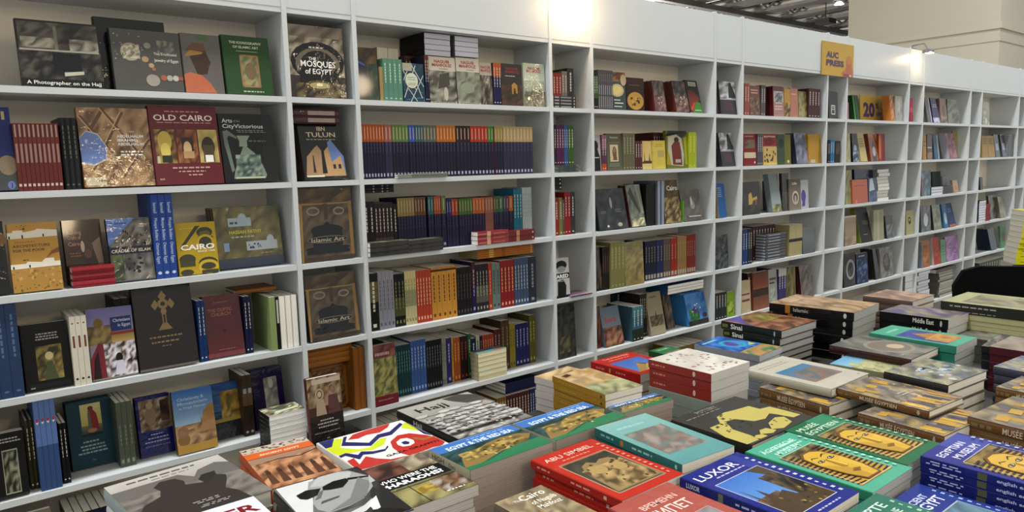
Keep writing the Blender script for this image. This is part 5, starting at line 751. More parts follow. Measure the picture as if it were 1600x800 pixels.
# ---- seventh wide bay
at('wide', 6, 1); fr(1300, 100, 4.443)
face('pale wrapped cover beside the divider', (1050, 413), (1092, 415), (1047, 262), 'a8a89c', [('n', 0, .3, 1, 1, ['a8a89c', '8c8c80'], 4, 6), ('n', 0, 0, 1, .3, ['c8c8c0', '8a8a80'], 4, 3)], m='w')
at('wide', 6, 2)
face('mustard cover, one of an overlapping pair', (1090, 642), (1135, 641), (1075, 500), 'a08450', [('l', .2, .6, .8, .9, 3, '7c6434')], m='p')
face('mustard cover beside the divider', (1045, 644), (1085, 643), (1038, 500), 'a08450', [('l', .2, .6, .8, .9, 3, '7c6434')], m='p')
face('grey cover with a pale blue panel', (1140, 641), (1170, 640), (1120, 492), '50525c', [('r', .2, .3, .8, .6, '8f9cb8')], m='w')
face('grey cover with a pale blue panel, farther one', (1188, 640), (1216, 640), (1165, 492), '50525c', [('r', .2, .3, .8, .6, '8f9cb8')], m='w')
flat('dark wrapped book with silver edges in the tall stack', (1217, 640), (1258, 639), 488, 10, '3c3c40', dep=.14, y=.02, m='w', paper='8a8a90')
at('wide', 6, 3); fr(1300, 250, 3.81)
face('small black triangle of a leaning book', (884, 172), (900, 170), (880, 100), '242424', [], h=.12)
at('wide', 6, 4)
flat('white book with navy edges in the pile of nine', (872, 377), (912, 372), 245, 9, '2c3050', side='pages', dep=.12, y=.012, paper='c8ccd4')
flat('red spined book in the pile beside the white one', (914, 371), (940, 367), 262, 8, '8a1c24', dep=.12, y=.012)
face('wrapped grey cover behind the red pile', (945, 360), (985, 352), (930, 215), '50504a', [('n', 0, 0, 1, 1, ['50504a', '74746c', '3c3c38'], 4, 6)], m='w', y=.05)
face('khaki wrapped cover leaning', (1005, 350), (1042, 343), (985, 222), '74705c', [('n', 0, 0, 1, 1, ['74705c', '8c8870', '5c5848'], 4, 6)], m='w', n=2, th=.025)
at('wide', 6, 5)
face('dark blue cover in the overlapping low row', (950, 528), (985, 522), (925, 415), '14263c', [('n', 0, 0, 1, 1, ['14263c', '24405c', '0f1c2c'], 4, 6)], m='w', n=4, th=.03)
face('mint green cover with a brown figure', (1008, 520), (1040, 512), (1000, 395), '5c8468', [('e', .5, .5, .3, .25, '6c5444')], m='p')
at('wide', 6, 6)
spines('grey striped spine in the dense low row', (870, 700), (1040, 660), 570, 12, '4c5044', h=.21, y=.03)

# ================================================================ books lying in stacks on the long table
RS = random.Random(7); STK = []
def stack(l, TL, TR, BR, z, t, col, art=None, under=None, m='p', hard=0, sp=None, spart=None, w=None, h=None, yaw=None, to=None, paper=PAPER, maxn=5, bands=None, grp=None, side=0, jit=.004, ul=None, anc=0):
    """TL, TR, BR: three corners of the topmost cover; under: rows of other books further down (count, thickness, colour, spine colour, spine art, label, mat)"""
    A, B, C_ = unz(*TL, z), unz(*TR, z), unz(*BR, z)
    th = math.degrees(math.atan2(B.y - A.y, B.x - A.x)) if yaw is None else yaw
    th = math.radians(0 if abs(th) < 3.2 or anc else max(-5, min(5, th))); w = w or (B - A).length; X = Vector((math.cos(th), math.sin(th), 0)); Y = Vector((-X.y, X.x, 0))
    h = h or abs((C_ - B).dot(Y))
    if anc: A = B - X * w
    STK.append(dict(l=l, A=Vector((A.x, A.y, 0)), X=X, Y=Y, w=w, h=h, z=z, t=t, to=TZ, a=(col, art, sp, bands, hard, m, spart, paper), under=under, maxn=maxn, jit=jit))
def rect(s):
    P = [s['A'] + s['X'] * i - s['Y'] * j for i in (0, s['w']) for j in (0, s['h'])]
    return min(p.x for p in P), max(p.x for p in P), min(p.y for p in P), max(p.y for p in P)
def settle():
    S = sorted(STK, key=lambda s: -s['z'])
    for rep in range(3):
        for i, H in enumerate(S):
            for L in S[i + 1:]:
                a, b = rect(H), rect(L); px, py = min(a[1], b[1]) - max(a[0], b[0]), min(a[3], b[3]) - max(a[2], b[2])
                if px < .004 or py < .004 or H['to'] >= L['z'] - .0001: continue
                if H['z'] - H['t'] >= L['z'] and min(px, py) > .07: H['to'] = L['z'] + .0004; continue
                g = .003
                if px < py:
                    L['w'] -= px + g
                    if b[0] > a[0]: L['A'] += L['X'] * (px + g)
                else:
                    L['h'] -= py + g
                    if b[3] > a[3] or b[2] < a[2] and b[3] > (a[2] + a[3]) / 2 and b[2] + b[3] > a[2] + a[3]: L['A'] -= L['Y'] * (py + g)
                if min(px, py) > .03: print('TRIM', round(px, 3), round(py, 3), L['l'], '|', H['l'])
    for s in STK:
        col, art, sp, bands, hard, m, spart, paper = s['a']; w, h, t, z = s['w'], s['h'], s['t'], s['z']
        me = book_meshes(w, h, t - .0005, col, art, sp, bands, hard, m, spart or [], None, paper, seed=len(s['l'])); left = z - t - s['to']; rows = []
        if s['under'] is None:
            n = max(1, min(s['maxn'], round(left / t))) if left > .006 else 0
            for i in range(n): rows.append((left / n, (col, art, sp, bands, hard, m, spart, paper), NUM[i + 1] + ' book under the', ' '.join(s['l'].split()[:9])))
        else:
            tot = sum(u[0] * u[1] for u in s['under']); f = left / tot; k = 0
            for u in s['under']:
                for i in range(u[0]): rows.append((u[1] * f, (u[2], [], u[3], None, hard, u[6] if len(u) > 6 else m, u[4], u[7] if len(u) > 7 else paper), NUM[i + 1] if u[0] > 1 else '', u[5]))
        kk = 'hardback' if hard else 'wrapped_book' if m == 'w' else 'guidebook'; zz = z - t; KIND[0] = kk
        o = s['A'] - s['Y'] * h; grp = 'stacked books on the long display table'
        book(me, MX(s['X'], s['Y'], (0, 0, 1), (o.x, o.y, zz + .0003)), fit('', s['l'], ''), grp)
        for tt, a_, pre, lb in rows:
            zz -= tt; j = s['jit']; d1, d2 = RS.uniform(0, j), RS.uniform(0, j)
            m2 = book_meshes(w - j, h - j, tt - .0005, a_[0], a_[1] if tt > 9 else [], a_[2], a_[3], a_[4], a_[5], a_[6] or [], None, a_[7], seed=1)
            o2 = o + s['X'] * d1 + s['Y'] * d2
            book(m2, MX(s['X'], s['Y'], (0, 0, 1), (o2.x, o2.y, zz + .0003)), fit(pre, lb, 'on the table'), grp)
def T_(s, a, c='e8e4da', b=.9, h_=.5): return [('t', s, a, .28, h_, c, 'l', b)]
GOLD = ['c09a40', '9a7430', 'd8b458', '6c4c28']
def MASK(x0, y0, x1, y1):
    X = lambda u: x0 + u * (x1 - x0); Y = lambda v: y0 + v * (y1 - y0); W, H = x1 - x0, y1 - y0
    P = lambda pts, c: ('p', [(X(u), Y(v)) for u, v in pts], c)
    a = [('g', x0, y0, x1, y1, 'b89440', 'a88438'), ('n', x0, Y(.82), x1, y1, ['5c4c30', '8a7440', '3c3020', 'a08848'], 7, 3)]
    for i in range(15):
        v = .02 + i * .062; d = .02 * (i - 7) / 7
        a += [P([(0, v - d), (.24, v), (.24, v + .024), (0, v + .026 - d)], '2c2230'), P([(1, v - d), (.78, v), (.78, v + .024), (1, v + .026 - d)], '2c2230')]
    a += [P([(.3, .02), (.7, .02), (.8, .25), (.84, .55), (.78, .8), (.62, .9), (.38, .9), (.22, .8), (.16, .55), (.2, .25)], '6c4c20'), P([(.33, .05), (.67, .05), (.77, .26), (.81, .55), (.75, .78), (.6, .86), (.4, .86), (.25, .78), (.19, .55), (.23, .26)], 'c8a440'),
          P([(.33, .05), (.5, .05), (.5, .3), (.3, .5), (.19, .55), (.23, .26)], 'b4903a'), P([(.6, .5), (.81, .55), (.77, .26), (.66, .1)], 'd0ac48'), P([(.26, .68), (.34, .74), (.46, .7), (.46, .685), (.34, .72)], '20202c'), P([(.54, .7), (.66, .74), (.76, .68), (.66, .72), (.54, .685)], '20202c'),
          ('e', X(.36), Y(.61), W * .09, H * .03, '20202c'), ('e', X(.65), Y(.61), W * .09, H * .03, '20202c'), ('e', X(.36), Y(.61), W * .07, H * .02, 'c8bc98'), ('e', X(.65), Y(.61), W * .07, H * .02, 'c8bc98'), ('e', X(.36), Y(.61), W * .03, H * .02, '1c1814'), ('e', X(.65), Y(.61), W * .03, H * .02, '1c1814'),
          P([(.46, .6), (.52, .62), (.58, .38), (.5, .34), (.43, .38)], 'a07c30'), P([(.5, .6), (.54, .6), (.58, .38), (.52, .36)], 'd8b858'), P([(.38, .24), (.5, .28), (.62, .24), (.5, .19)], '8c6428'), P([(.4, .235), (.6, .235), (.5, .225)], '5c3c1c'), ('fr', x0, y0, x1, y1, .0012, 'd8d4c0')]
    return a
CIRC = lambda c: [('l', .9, .08, .955, .9, 14, c)]
# --- near row, at the near left end of the table
GAZA = [('p', [(0.282, 0.851), (0.396, 0.967), (0.563, 0.991), (0.739, 0.995), (0.853, 0.995), (0.779, 0.902), (0.635, 0.812), (0.49, 0.847), (0.381, 0.807)], 'b83a34'), ('p', [(0.006, 0.768), (0.206, 0.984), (0.255, 0.924), (0.128, 0.696), (0.242, 0.524), (0.361, 0.49), (0.545, 0.642), (0.61, 0.616), (0.504, 0.463), (0.348, 0.399), (0.231, 0.467), (0.028, 0.497), (0.005, 0.629)], 'c4d034'), ('p', [(0.157, 0.735), (0.287, 0.965), (0.325, 0.958), (0.238, 0.811), (0.409, 0.617), (0.587, 0.773), (0.726, 0.762), (0.944, 0.935), (0.943, 0.862), (0.694, 0.654), (0.557, 0.666), (0.382, 0.515)], '2b2c68'), ('p', [(0.872, 0.777), (0.99, 0.91), (0.995, 0.77), (0.986, 0.508), (0.947, 0.593)], 'c4d034'), ('p', [(0.991, 0.918), (0.995, 0.835), (0.995, 0.407), (0.995, 0.312), (0.956, 0.431), (0.983, 0.683)], '2b2c68'), ('p', [(0.024, 0.994), (0.194, 0.995), (0.075, 0.781), (0.012, 0.783)], '2b2c68'), ('p', [(0.02, 0.494), (0.104, 0.518), (0.173, 0.384), (0.237, 0.446), (0.33, 0.364), (0.449, 0.335), (0.51, 0.404), (0.499, 0.36), (0.421, 0.284), (0.295, 0.297), (0.214, 0.35), (0.132, 0.26), (0.071, 0.448), (0.015, 0.433)], '2b2c68'), ('p', [(0.583, 0.479), (0.73, 0.592), (0.853, 0.556), (0.957, 0.374), (0.995, 0.236), (0.991, 0.063), (0.932, 0.012), (0.822, 0.026), (0.687, 0.005), (0.535, 0.005), (0.503, 0.133), (0.516, 0.304)], 'b83a34'), ('p', [(0.619, 0.42), (0.698, 0.473), (0.762, 0.447), (0.781, 0.346), (0.747, 0.261), (0.677, 0.23), (0.608, 0.257), (0.593, 0.334)], 'e6e2da'), ('p', [(0.652, 0.378), (0.708, 0.385), (0.723, 0.321), (0.688, 0.276), (0.643, 0.302)], '2b2c68'), ('p', [(0.816, 0.434), (0.885, 0.316), (0.995, 0.299), (0.995, 0.267), (0.85, 0.26), (0.794, 0.368)], 'a06a40'), ('p', [(0.022, 0.308), (0.102, 0.333), (0.072, 0.14), (0.209, 0.29), (0.264, 0.161), (0.355, 0.044), (0.54, 0.005), (0.675, 0.005), (0.915, 0.012), (0.903, 0.005), (0.588, 0.005), (0.383, 0.005), (0.177, 0.005), (0.109, 0.005), (0.009, 0.019), (0.005, 0.13)], 'b83a34'), ('p', [(0.177, 0.005), (0.392, 0.005), (0.628, 0.005), (0.621, 0.005), (0.365, 0.005), (0.172, 0.005)], '2b2c68')]
NASS = [('p', [(0.026, 0.995), (0.458, 0.995), (0.338, 0.853), (0.269, 0.652), (0.154, 0.43), (0.131, 0.251), (0.005, 0.335)], 'cfcfcf'), ('p', [(0.911, 0.995), (0.995, 0.995), (0.995, 0.515), (0.995, 0.016), (0.566, 0.005), (0.762, 0.368), (0.972, 0.728)], '2e2e2e'), ('p', [(0.376, 0.952), (0.534, 0.995), (0.763, 0.995), (0.923, 0.948), (0.995, 0.82), (0.993, 0.692), (0.904, 0.55), (0.704, 0.402), (0.508, 0.347), (0.284, 0.332), (0.208, 0.437), (0.22, 0.56), (0.3, 0.682), (0.291, 0.808)], '9c9c9c'), ('p', [(0.509, 0.995), (0.741, 0.995), (0.877, 0.926), (0.798, 0.828), (0.606, 0.843), (0.455, 0.809), (0.338, 0.853)], 'b4b4b4'), ('p', [(0.859, 0.976), (0.963, 0.964), (0.995, 0.82), (0.995, 0.601), (0.923, 0.468), (0.896, 0.531), (0.995, 0.752), (0.9, 0.904)], '3a3a3a'), ('p', [(0.144, 0.773), (0.277, 0.816), (0.427, 0.778), (0.331, 0.674), (0.208, 0.649), (0.149, 0.693)], '141414'), ('p', [(0.456, 0.795), (0.606, 0.843), (0.757, 0.833), (0.749, 0.77), (0.631, 0.684), (0.496, 0.704), (0.425, 0.731)], '161616'), ('p', [(0.772, 0.829), (0.995, 0.764), (0.985, 0.74), (0.743, 0.792)], '101010'), ('p', [(0.313, 0.55), (0.524, 0.563), (0.499, 0.534), (0.283, 0.51)], '555555'), ('p', [(0.383, 0.722), (0.437, 0.738), (0.339, 0.612), (0.264, 0.598)], '6a6a6a'), ('p', [(0.871, 0.786), (0.939, 0.651), (0.749, 0.423), (0.523, 0.362), (0.299, 0.347), (0.588, 0.469)], '7c7c7c'), ('p', [(0.989, 0.766), (0.995, 0.758), (0.988, 0.632), (0.904, 0.613)], 'b0b0b0'), ('p', [(0.501, 0.206), (0.699, 0.308), (0.829, 0.378), (0.746, 0.175), (0.607, 0.13)], 'd4d4d4'), ('p', [(0.131, 0.251), (0.354, 0.243), (0.501, 0.206), (0.766, 0.149), (0.982, 0.005), (0.358, 0.024), (0.025, 0.015)], '202020'), ('p', [(0.413, 0.233), (0.623, 0.28), (0.776, 0.36), (0.574, 0.188), (0.439, 0.146)], 'c8c8c8'), ('p', [(0.452, 0.114), (0.666, 0.231), (0.664, 0.184), (0.539, 0.064)], '3c3c3c')]

stack('large book cover with a shadow of photographing figures over sand', (162, 762), (340, 710), (417, 765), .865, .04, 'a8a4a0', [('g', 0, 0, 1, 1, '5c5854', 'b8b4ae'), ('p', [(0, .82), (.55, .82), (.65, .68), (1, .6), (1, 0), (0, 0)], '6c6864'), ('n', 0, .0, 1, .62, ['6c6864', '7c7872', '5c5855', '848078'], 14, 10), ('p', [(.6, .62), (.72, .8), (.9, .86), (1, .78), (1, .55)], '6a6764'), ('p', [(.0, 0), (.05, .3), (.12, .42), (.28, .5), (.32, .6), (.3, .7), (.38, .78), (.5, .76), (.54, .66), (.52, .58), (.66, .52), (.72, .58), (.8, .6), (.86, .54), (.82, .44), (.74, .3), (.8, .18), (.82, 0)], '3a3532'), ('p', [(.1, .0), (.08, .18), (.16, .28), (.22, .2), (.2, 0)], '2f2c2c'), ('p', [(.66, .5), (.64, .6), (.7, .68), (.82, .68), (.8, .6), (.74, .56)], '342f2d'), ('l', .08, .9, .75, .95, 1, '5c5854'), ('l', .3, .85, .7, .88, 1, '8a8680'), ('l', .42, .16, .66, .22, 2, '9c9892'), ('l', .44, .08, .7, .13, 2, '9c9892')],
      under=[(2, .03, 'c8c8c8', 'b0b4b4', None, 'pale hardback under the shadow figure book'), (2, .03, '8f9498', '5c6870', None, 'grey blue hardback under the shadow figure book')], hard=1, sp='8a9696', h=.29)
stack('book with an orange title band over rock-cut temple statues', (352, 711), (475, 687), (560, 736), .858, .03, 'a87858', [('n', 0, 0, 1, .72, ['b0805c', '8a6044', 'c09470', '6c4834'], 12, 10), ('p', [(0, .58), (.3, .62), (.6, .6), (1, .68), (1, .72), (0, .72)], '9a7c68'), ('p', [(0, .56), (.4, .62), (.7, .58), (1, .66), (1, .64), (.7, .56), (.4, .6)], '3c2c28')] + [('p', [(.06 + i * .16, .08), (.1 + i * .16, .4), (.15 + i * .16, .42), (.17 + i * .16, .08)], '5c3c2c') for i in range(6)] + [('e', .13 + i * .16, .34, .03, .04, '4a3024') for i in range(6)] + [('r', 0, .72, 1, .86, 'c8642c'), ('t', 'ANCIENT EGYPT', .5, .765, .04, 'f0e4d0', 'c', .6), ('r', 0, .86, 1, 1, 'b8ac9c'), ('d', .02, .88, .98, .98, ['8a5c54', '2c2824', 'a07c74', '3c3430'], 34, .07)], m='p', hard=1, sp='b0582c', w=.2, h=.27)
stack('brightly painted graffiti cover in red, blue and lime', (489, 694), (625, 656), (711, 686), .858, .024, 'e6e2da', GAZA + [('t', 'GAZA GRAFFITI', .36, .12, .05, '2c1c1c', 'l', .6, .02)], m='g', w=.26, h=.235)
stack('large grey cover with a spiral crowd photograph', (620, 641), (727, 611), (835, 647), .86, .028, '8a8884', [('g', 0, .68, 1, 1, '9a9894', 'a8a6a0'), ('t', 'Hajj', .14, .78, .12, '2c2a28', 'l', .4, .02), ('p', [(.6, .98), (.85, 1), (1, .9), (1, .7), (.75, .72), (.66, .84)], '4c4a48'), ('n', 0, 0, 1, .7, ['6c6a68', 'a8a6a2', '8a8884', 'c0beba'], 12, 12)] + [q for j in range(7) for i in range(6 + j) for q in (('e', .08 + (i + .5 * (j % 2)) * .9 / (6 + j), .66 - j * .09, .085, .036, '6c6a68'), ('e', .08 + (i + .5 * (j % 2)) * .9 / (6 + j), .672 - j * .09, .08, .03, ['b4b2ae', '9a9894', 'c0beba'][(i + j) % 3]))] + [('d', 0, 0, 1, .5, ['5c5a58', 'b8b6b2', '7c7a76'], 60, .06)], hard=1, sp='1c1c1c', spart=T_('Hajj', .3, 'b8b8b4', .14), m='g')
stack('black book peeping out beneath the grey crowd cover', (599, 646), (700, 618), (812, 652), .80, .03, '1a1b1d', [], under=[(1, .03, '16161a', None, None, 'black book two below the grey crowd cover')], hard=1, to=TZ, w=.05, h=.3) if 0 else None
RED = [('g', 0, .86, 1, 1, '4c78b4', '7ca4d8'), ('r', 0, .72, 1, .98, '4a78b8'), ('t', 'EGYPT & THE RED SEA', .12, .74, .12, 'e4ecf4', 'l', .8, .02), ('l', .4, .9, .9, .94, 1, 'a8c8e8'), ('g', 0, .0, 1, .7, '2c6450', '1c3438'), ('n', 0, .3, 1, .72, ['2c4a50', '1f3438', '3c5c5c', '223c30'], 10, 4), ('p', [(0, .1), (.1, .4), (.35, .52), (.5, .62), (.7, .66), (.9, .62), (1, .5), (.9, .36), (.6, .3), (.45, .22), (.2, .1)], '8c7444'), ('n', .12, .25, .88, .55, ['a8904c', '7c6a3c', 'b8a060', '5c5030', '6c6440'], 14, 5), ('p', [(0, 0), (0, .1), (.3, .1), (.6, .26), (1, .3), (1, 0)], '2f7a54'), ('d', .2, .2, .8, .6, ['3c2c20', 'd0b068'], 16, .05)]
HSP = [('t', 'HIGH', .08, .28, .5, '3c3a34', 'l', .3), ('t', 'Dam', .5, .28, .4, '5c5a54', 'l', .15)]
for i_, (a_, b_, c_, lb_) in enumerate((((670, 702), (800, 665), (867, 690), 'sea and reef map cover, nearest of three with pale blue title band'), ((801, 662), (912, 628), (976, 646), 'sea and reef map cover, middle of three with pale blue title band'), ((946, 635), (1006, 620), (1065, 637), 'sea and reef map cover, farthest of three with pale blue title band'))):
    stack(lb_, a_, b_, c_, .875 - .012 * i_, .026, 'b8b4a4', RED, sp='b0aa94', spart=HSP, m='g', paper='a89c94', h=.17 if i_ < 2 else .15, w=None if i_ < 2 else .2, ul='thick reef map book, lower copy in stack number %s' % ('one', 'two', 'three')[i_])
stack('black and white portrait cover of a man in sunglasses', (427, 765), (535, 735), (647, 787), .904, .03, '5c5c5c', [('r', 0, 0, 1, 1, '6c6c6c'), ('n', .3, .3, 1, 1, ['3c3c3c', '5c5c5c', '4c4c4c'], 6, 6)] + NASS + [('l', .1, .04, .5, .1, 2, 'e0e0e0')], m='g', hard=1, sp='1c1c1c', w=.185, h=.26)
stack('mosaic cover of faces with white question title on black', (590, 737), (655, 707), (752, 750), .872, .026, '8a8464', [('n', 0, 0, 1, 1, ['7c7654', 'a09868', '5c5840', '4c4030'], 8, 10), ('n', 0, .66, .6, 1, ['5c3c34', '7c5444', '3c2c28'], 5, 4), ('n', .6, .7, 1, 1, ['6c6054', '8a7c6c', 'b0a48c'], 4, 4), ('p', [(0, .42), (0, .66), (1, .66), (1, .42)], '16161a'), ('t', 'WHO WERE THE', .06, .56, .07, 'f0f0ee', 'l', .84, .02), ('t', 'PHARAOHS?', .06, .455, .075, 'f0f0ee', 'l', .86, .04), ('e', .5, .24, .16, .09, 'a89448'), ('n', .38, .18, .62, .3, ['b8a458', '8a7434'], 4, 3), ('n', .6, .08, 1, .36, ['6c4c3c', '3c3834', '8a7058', 'b0a8a0'], 5, 4), ('r', 0, .37, 1, .38, '3c3828'), ('r', .34, 0, .35, .4, '3c3828'), ('l', .6, .05, .9, .09, 1, 'e0dcd0')], m='g', w=.22, h=.24, paper='c8c4c0', sp='2c2c2c', jit=.01, anc=1)
stack('white photo book cover with big dark red letters', (300, 800), (396, 775), (422, 795), .905, .03, 'd8d8dc', [('t', 'NASSER', .04, .72, .16, '7c2028', 'l', .92, .03), ('n', .1, 0, 1, .6, ['8a8a8c', 'b8b8bc', '5c5c60'], 7, 6)], m='g', hard=1, sp='a8a8ac', w=.22, h=.24, anc=1)
stack('glinting wrapped cover with white script about old cairo', (772, 786), (844, 757), (930, 797), .872, .028, '7c705c', [('n', 0, 0, 1, 1, ['7c705c', '94866c', '6c5c48', 'a89878'], 9, 10), ('t', 'The', .24, .84, .05, 'd8d4c8', 'l'), ('t', 'Cairo', .38, .82, .12, 'f0ece0', 'l', .5, .01), ('t', 'of Naguib', .44, .68, .085, 'e8e4d8', 'l', .5, .01), ('t', 'Mahfouz', .44, .56, .085, 'e8e4d8', 'l', .46, .01), ('g', 0, 0, 1, .3, 'a88c5c', '84745a')], m='w', hard=1, sp='6c6050', w=.126, h=.19)
stack('red cover of carved stone faces with white serif title', (829, 719), (923, 685), (1073, 737), .868, .02, 'b42e20', [('r', .0, .72, .9, .73, 'b84a38'), ('t', 'ABU SIMBEL', .08, .86, .065, 'e8c8b8', 'l', .76, .005), ('l', .2, .79, .7, .83, 1, 'd08a74'), ('r', .12, .1, .85, .74, '8f8264'), ('n', .13, .11, .84, .73, ['3a3830', '4c4a3c', '2c2a24'], 6, 6), ('p', [(.14, .12), (.2, .5), (.3, .62), (.42, .66), (.5, .6), (.6, .64), (.72, .62), (.8, .5), (.84, .3), (.84, .12)], '8f7a54'), ('n', .2, .14, .82, .55, ['a08a60', '6c5a3c', 'b89c6c', '54442c'], 9, 8), ('e', .38, .5, .12, .08, 'a8905f'), ('e', .64, .45, .1, .08, 'a8905f'), ('d', .2, .15, .8, .6, ['3c3020', '4c3c28'], 16, .06), ('fr', .11, .09, .86, .75, .0012, 'd8b8a0')] + CIRC('d89080'), m='g', sp='a82a1e', spart=[('l', .08, .3, .25, .75, 1, 'd8a090'), ('l', .45, .3, .7, .75, 1, 'd8a090'), ('r', .82, .3, .85, .7, 'd8b0a0')], maxn=7, jit=.008)
stack('curled wrapped teal cover with a brown relief picture', (929, 668), (1011, 651), (1172, 693), .875, .024, '6a9c9a', [('g', 0, .0, 1, 1, '5c9494', '84b0ac'), ('n', .12, .2, .85, .72, ['8a7c74', '7c6c66', '9a908a', '6c7c78'], 8, 9), ('l', .15, .8, .8, .88, 1, '9cc0bc')], m='w', sp='2f6c68', spart=[('l', .06, .3, .24, .75, 1, '8cb8b0'), ('e', .34, .5, .02, .35, 'b0743c'), ('l', .45, .3, .7, .75, 1, '9cc4bc'), ('e', .94, .5, .012, .25, 'a8c8c0')], maxn=6, w=.18, h=.3)
stack('blue cover of a temple under blue sky with white title', (1062, 746), (1145, 704), (1350, 757), .87, .024, '1e2a80', [('t', 'LUXOR', .07, .84, .085, 'e8e8ec', 'l', .66, .008), ('r', .74, .74, .9, .99, '333e90'), ('l', .2, .79, .75, .82, 1, 'b8bce0'), ('r', .1, .1, .84, .74, 'd0d0d8'), ('g', .108, .106, .832, .734, '6c9cd0', '3c70b8'), ('n', .108, .106, .45, .4, ['5c4834', '7c6448', '4a3828'], 6, 5), ('p', [(.62, .734), (.7, .6), (.56, .42), (.56, .25), (.832, .106), (.832, .734)], '4c4030'), ('n', .56, .12, .83, .6, ['54422c', '2c2820', '6c5838', '1c1c1c'], 6, 8), ('p', [(.108, .106), (.108, .3), (.25, .36), (.3, .5), (.33, .34), (.5, .38), (.54, .28), (.832, .2), (.832, .106)], '4c3c28'), ('p', [(.14, .3), (.16, .58), (.18, .3)], '54483c'), ('d', .3, .12, .8, .35, ['b09050', '1c1c18', '8a7040'], 14, .05), ('l', .3, .03, .8, .06, 1, 'b0b4d8')] + CIRC('c0c4e0'), m='g', sp='1a2470', spart=[('t', 'LUXOR', .06, .3, .45, 'd0d0e0', 'l', .12), ('r', .34, .1, .38, .9, '6c7460'), ('l', .48, .3, .66, .7, 1, 'b0b4d0'), ('r', .68, .3, .7, .7, 'c04c5c')], jit=.002, maxn=6)
stack('faded red cover with large white cyrillic letters', (955, 797), (1043, 753), (1187, 798), .885, .02, 'a4544a', [('t', 'BPEMEHN', .25, .82, .06, 'd8b8b0', 'l', .56), ('t', 'EГИПET', .12, .68, .1, 'e8d0c8', 'l', .7, .01), ('r', .12, .02, .85, .6, '7c7474'), ('n', .13, .03, .84, .59, ['8a8488', '7c787c', '9a9698'], 6, 7), ('fr', .12, .02, .85, .6, .0012, 'd0b0a8')], m='w', sp='8f3c34', h=.3, anc=1)
stack('turquoise cover with a golden mask picture', (1164, 706), (1219, 677), (1420, 730), .862, .022, '52a48c', [('l', .22, .8, .85, .9, 2, 'a8d8c8'), ('t', 'ÄGYPTISCHE', .1, .86, .055, 'c0e4d8', 'l', .72), ('t', 'MUSEUM', .2, .77, .055, 'c0e4d8', 'l', .5)] + MASK(.1, .1, .84, .74) + CIRC('a8dccc'), m='g', sp='2f8468', w=.19, h=.3, paper='b0aeb0', jit=.008)
stack('dark green cover with a golden mask picture', (1223, 674), (1281, 646), (1480, 685), .862, .022, '1e6a48', [('r', .5, .74, .95, 1, '3c8464'), ('t', 'MUSÉE', .1, .88, .06, 'c8dcc8', 'l', .45), ('t', 'ÉGYPTIEN', .1, .79, .06, 'c8dcc8', 'l', .72)] + MASK(.1, .1, .84, .74) + CIRC('8fc0a4'), m='g', sp='174c34', spart=[('l', .05, .3, .3, .7, 1, '8ab098'), ('l', .5, .3, .7, .7, 1, '8ab098')], w=.2, h=.3, paper='a8a8ac')
stack('black landscape cover with yellow silhouettes of caped figures', (1048, 656), (1150, 617), (1281, 644), .85, .035, '3a3936', [('p', [(0.362, 0.713), (0.514, 0.747), (0.637, 0.717), (0.837, 0.687), (0.84, 0.544), (0.963, 0.515), (0.97, 0.334), (0.97, 0.137), (0.855, 0.142), (0.813, 0.338), (0.791, 0.39), (0.645, 0.326), (0.514, 0.366), (0.434, 0.545), (0.318, 0.564), (0.199, 0.38), (0.188, 0.152), (0.152, 0.03), (-0.009, 0.04), (-0.005, 0.298), (0.088, 0.566), (0.242, 0.565)], 'b4a860'), ('p', [(0.562, 0.23), (0.73, 0.278), (0.809, 0.226), (0.745, 0.084), (0.55, 0.038), (0.449, 0.107)], 'b4a860'), ('p', [(0.348, 0.176), (0.433, 0.164), (0.458, 0.06), (0.374, 0.036), (0.273, 0.105)], 'b4a860'), ('p', [(0.212, 0.12), (0.281, 0.094), (0.282, 0.03), (0.183, 0.03), (0.152, 0.083)], 'b4a860'), ('d', .12, .3, .45, .75, ['3a3936', '32312e'], 36, .04), ('d', .45, .1, .9, .3, ['3a3936'], 10, .03), ('t', 'POTTERY', .3, .9, .07, '8a887c', 'l', .3), ('l', .06, .84, .6, .88, 1, '7c7a70')], m='p', hard=1, sp='24231f', w=.3, h=.25)
EM = [('r', .45, .74, .95, 1, '3f4a9c'), ('t', 'EGYPTIAN', .12, .87, .06, 'd8d8e8', 'l', .6), ('t', 'MUSEUM', .2, .78, .06, 'd8d8e8', 'l', .56)] + MASK(.1, .1, .84, .74) + CIRC('a8b0e0')
stack('blue cover with a golden mask, tall stack of blue spines', (1438, 712), (1495, 677), (1640, 712), .885, .019, '222c84', EM, m='g', maxn=8, sp='1c2672', spart=[('l', .04, .2, .3, .8, 2, 'b8bce0'), ('r', .38, .1, .44, .9, '5c6048'), ('t', 'english edition', .5, .3, .4, 'c8cce8', 'l', .26)], w=.21, h=.3, jit=.003)
stack('teal green cover with white title near the frame foot', (1321, 800), (1369, 770), (1560, 815), .868, .022, '2c7060', [('t', 'ÉGYPTE', .1, .86, .075, 'c8dcd4', 'l', .7), ('t', 'ANCIENNE', .1, .76, .06, 'c0d4cc', 'l', .7), ('r', .1, .1, .84, .7, 'b8c0c0'), ('n', .11, .11, .83, .69, ['8a8c8a', '6c7470', 'a0a4a0'], 6, 6)] + CIRC('9cc4b4'), m='w', sp='1c5044', w=.19, h=.29, anc=1)
stack('royal blue cover half under the blue spine stack', (1390, 784), (1434, 755), (1650, 810), .842, .022, '1c3484', [('t', 'ANCIENT', .1, .86, .055, 'c8d0e8', 'l', .6), ('t', 'EGYPT', .2, .76, .085, 'd8dcec', 'l', .6), ('r', .1, .1, .84, .7, 'a8b0bc'), ('n', .11, .11, .83, .69, ['5c7c8c', '6c8c9c', '4c6878'], 6, 6)] + CIRC('9cacd8'), m='g', sp='16286c', w=.19, h=.29, anc=1)
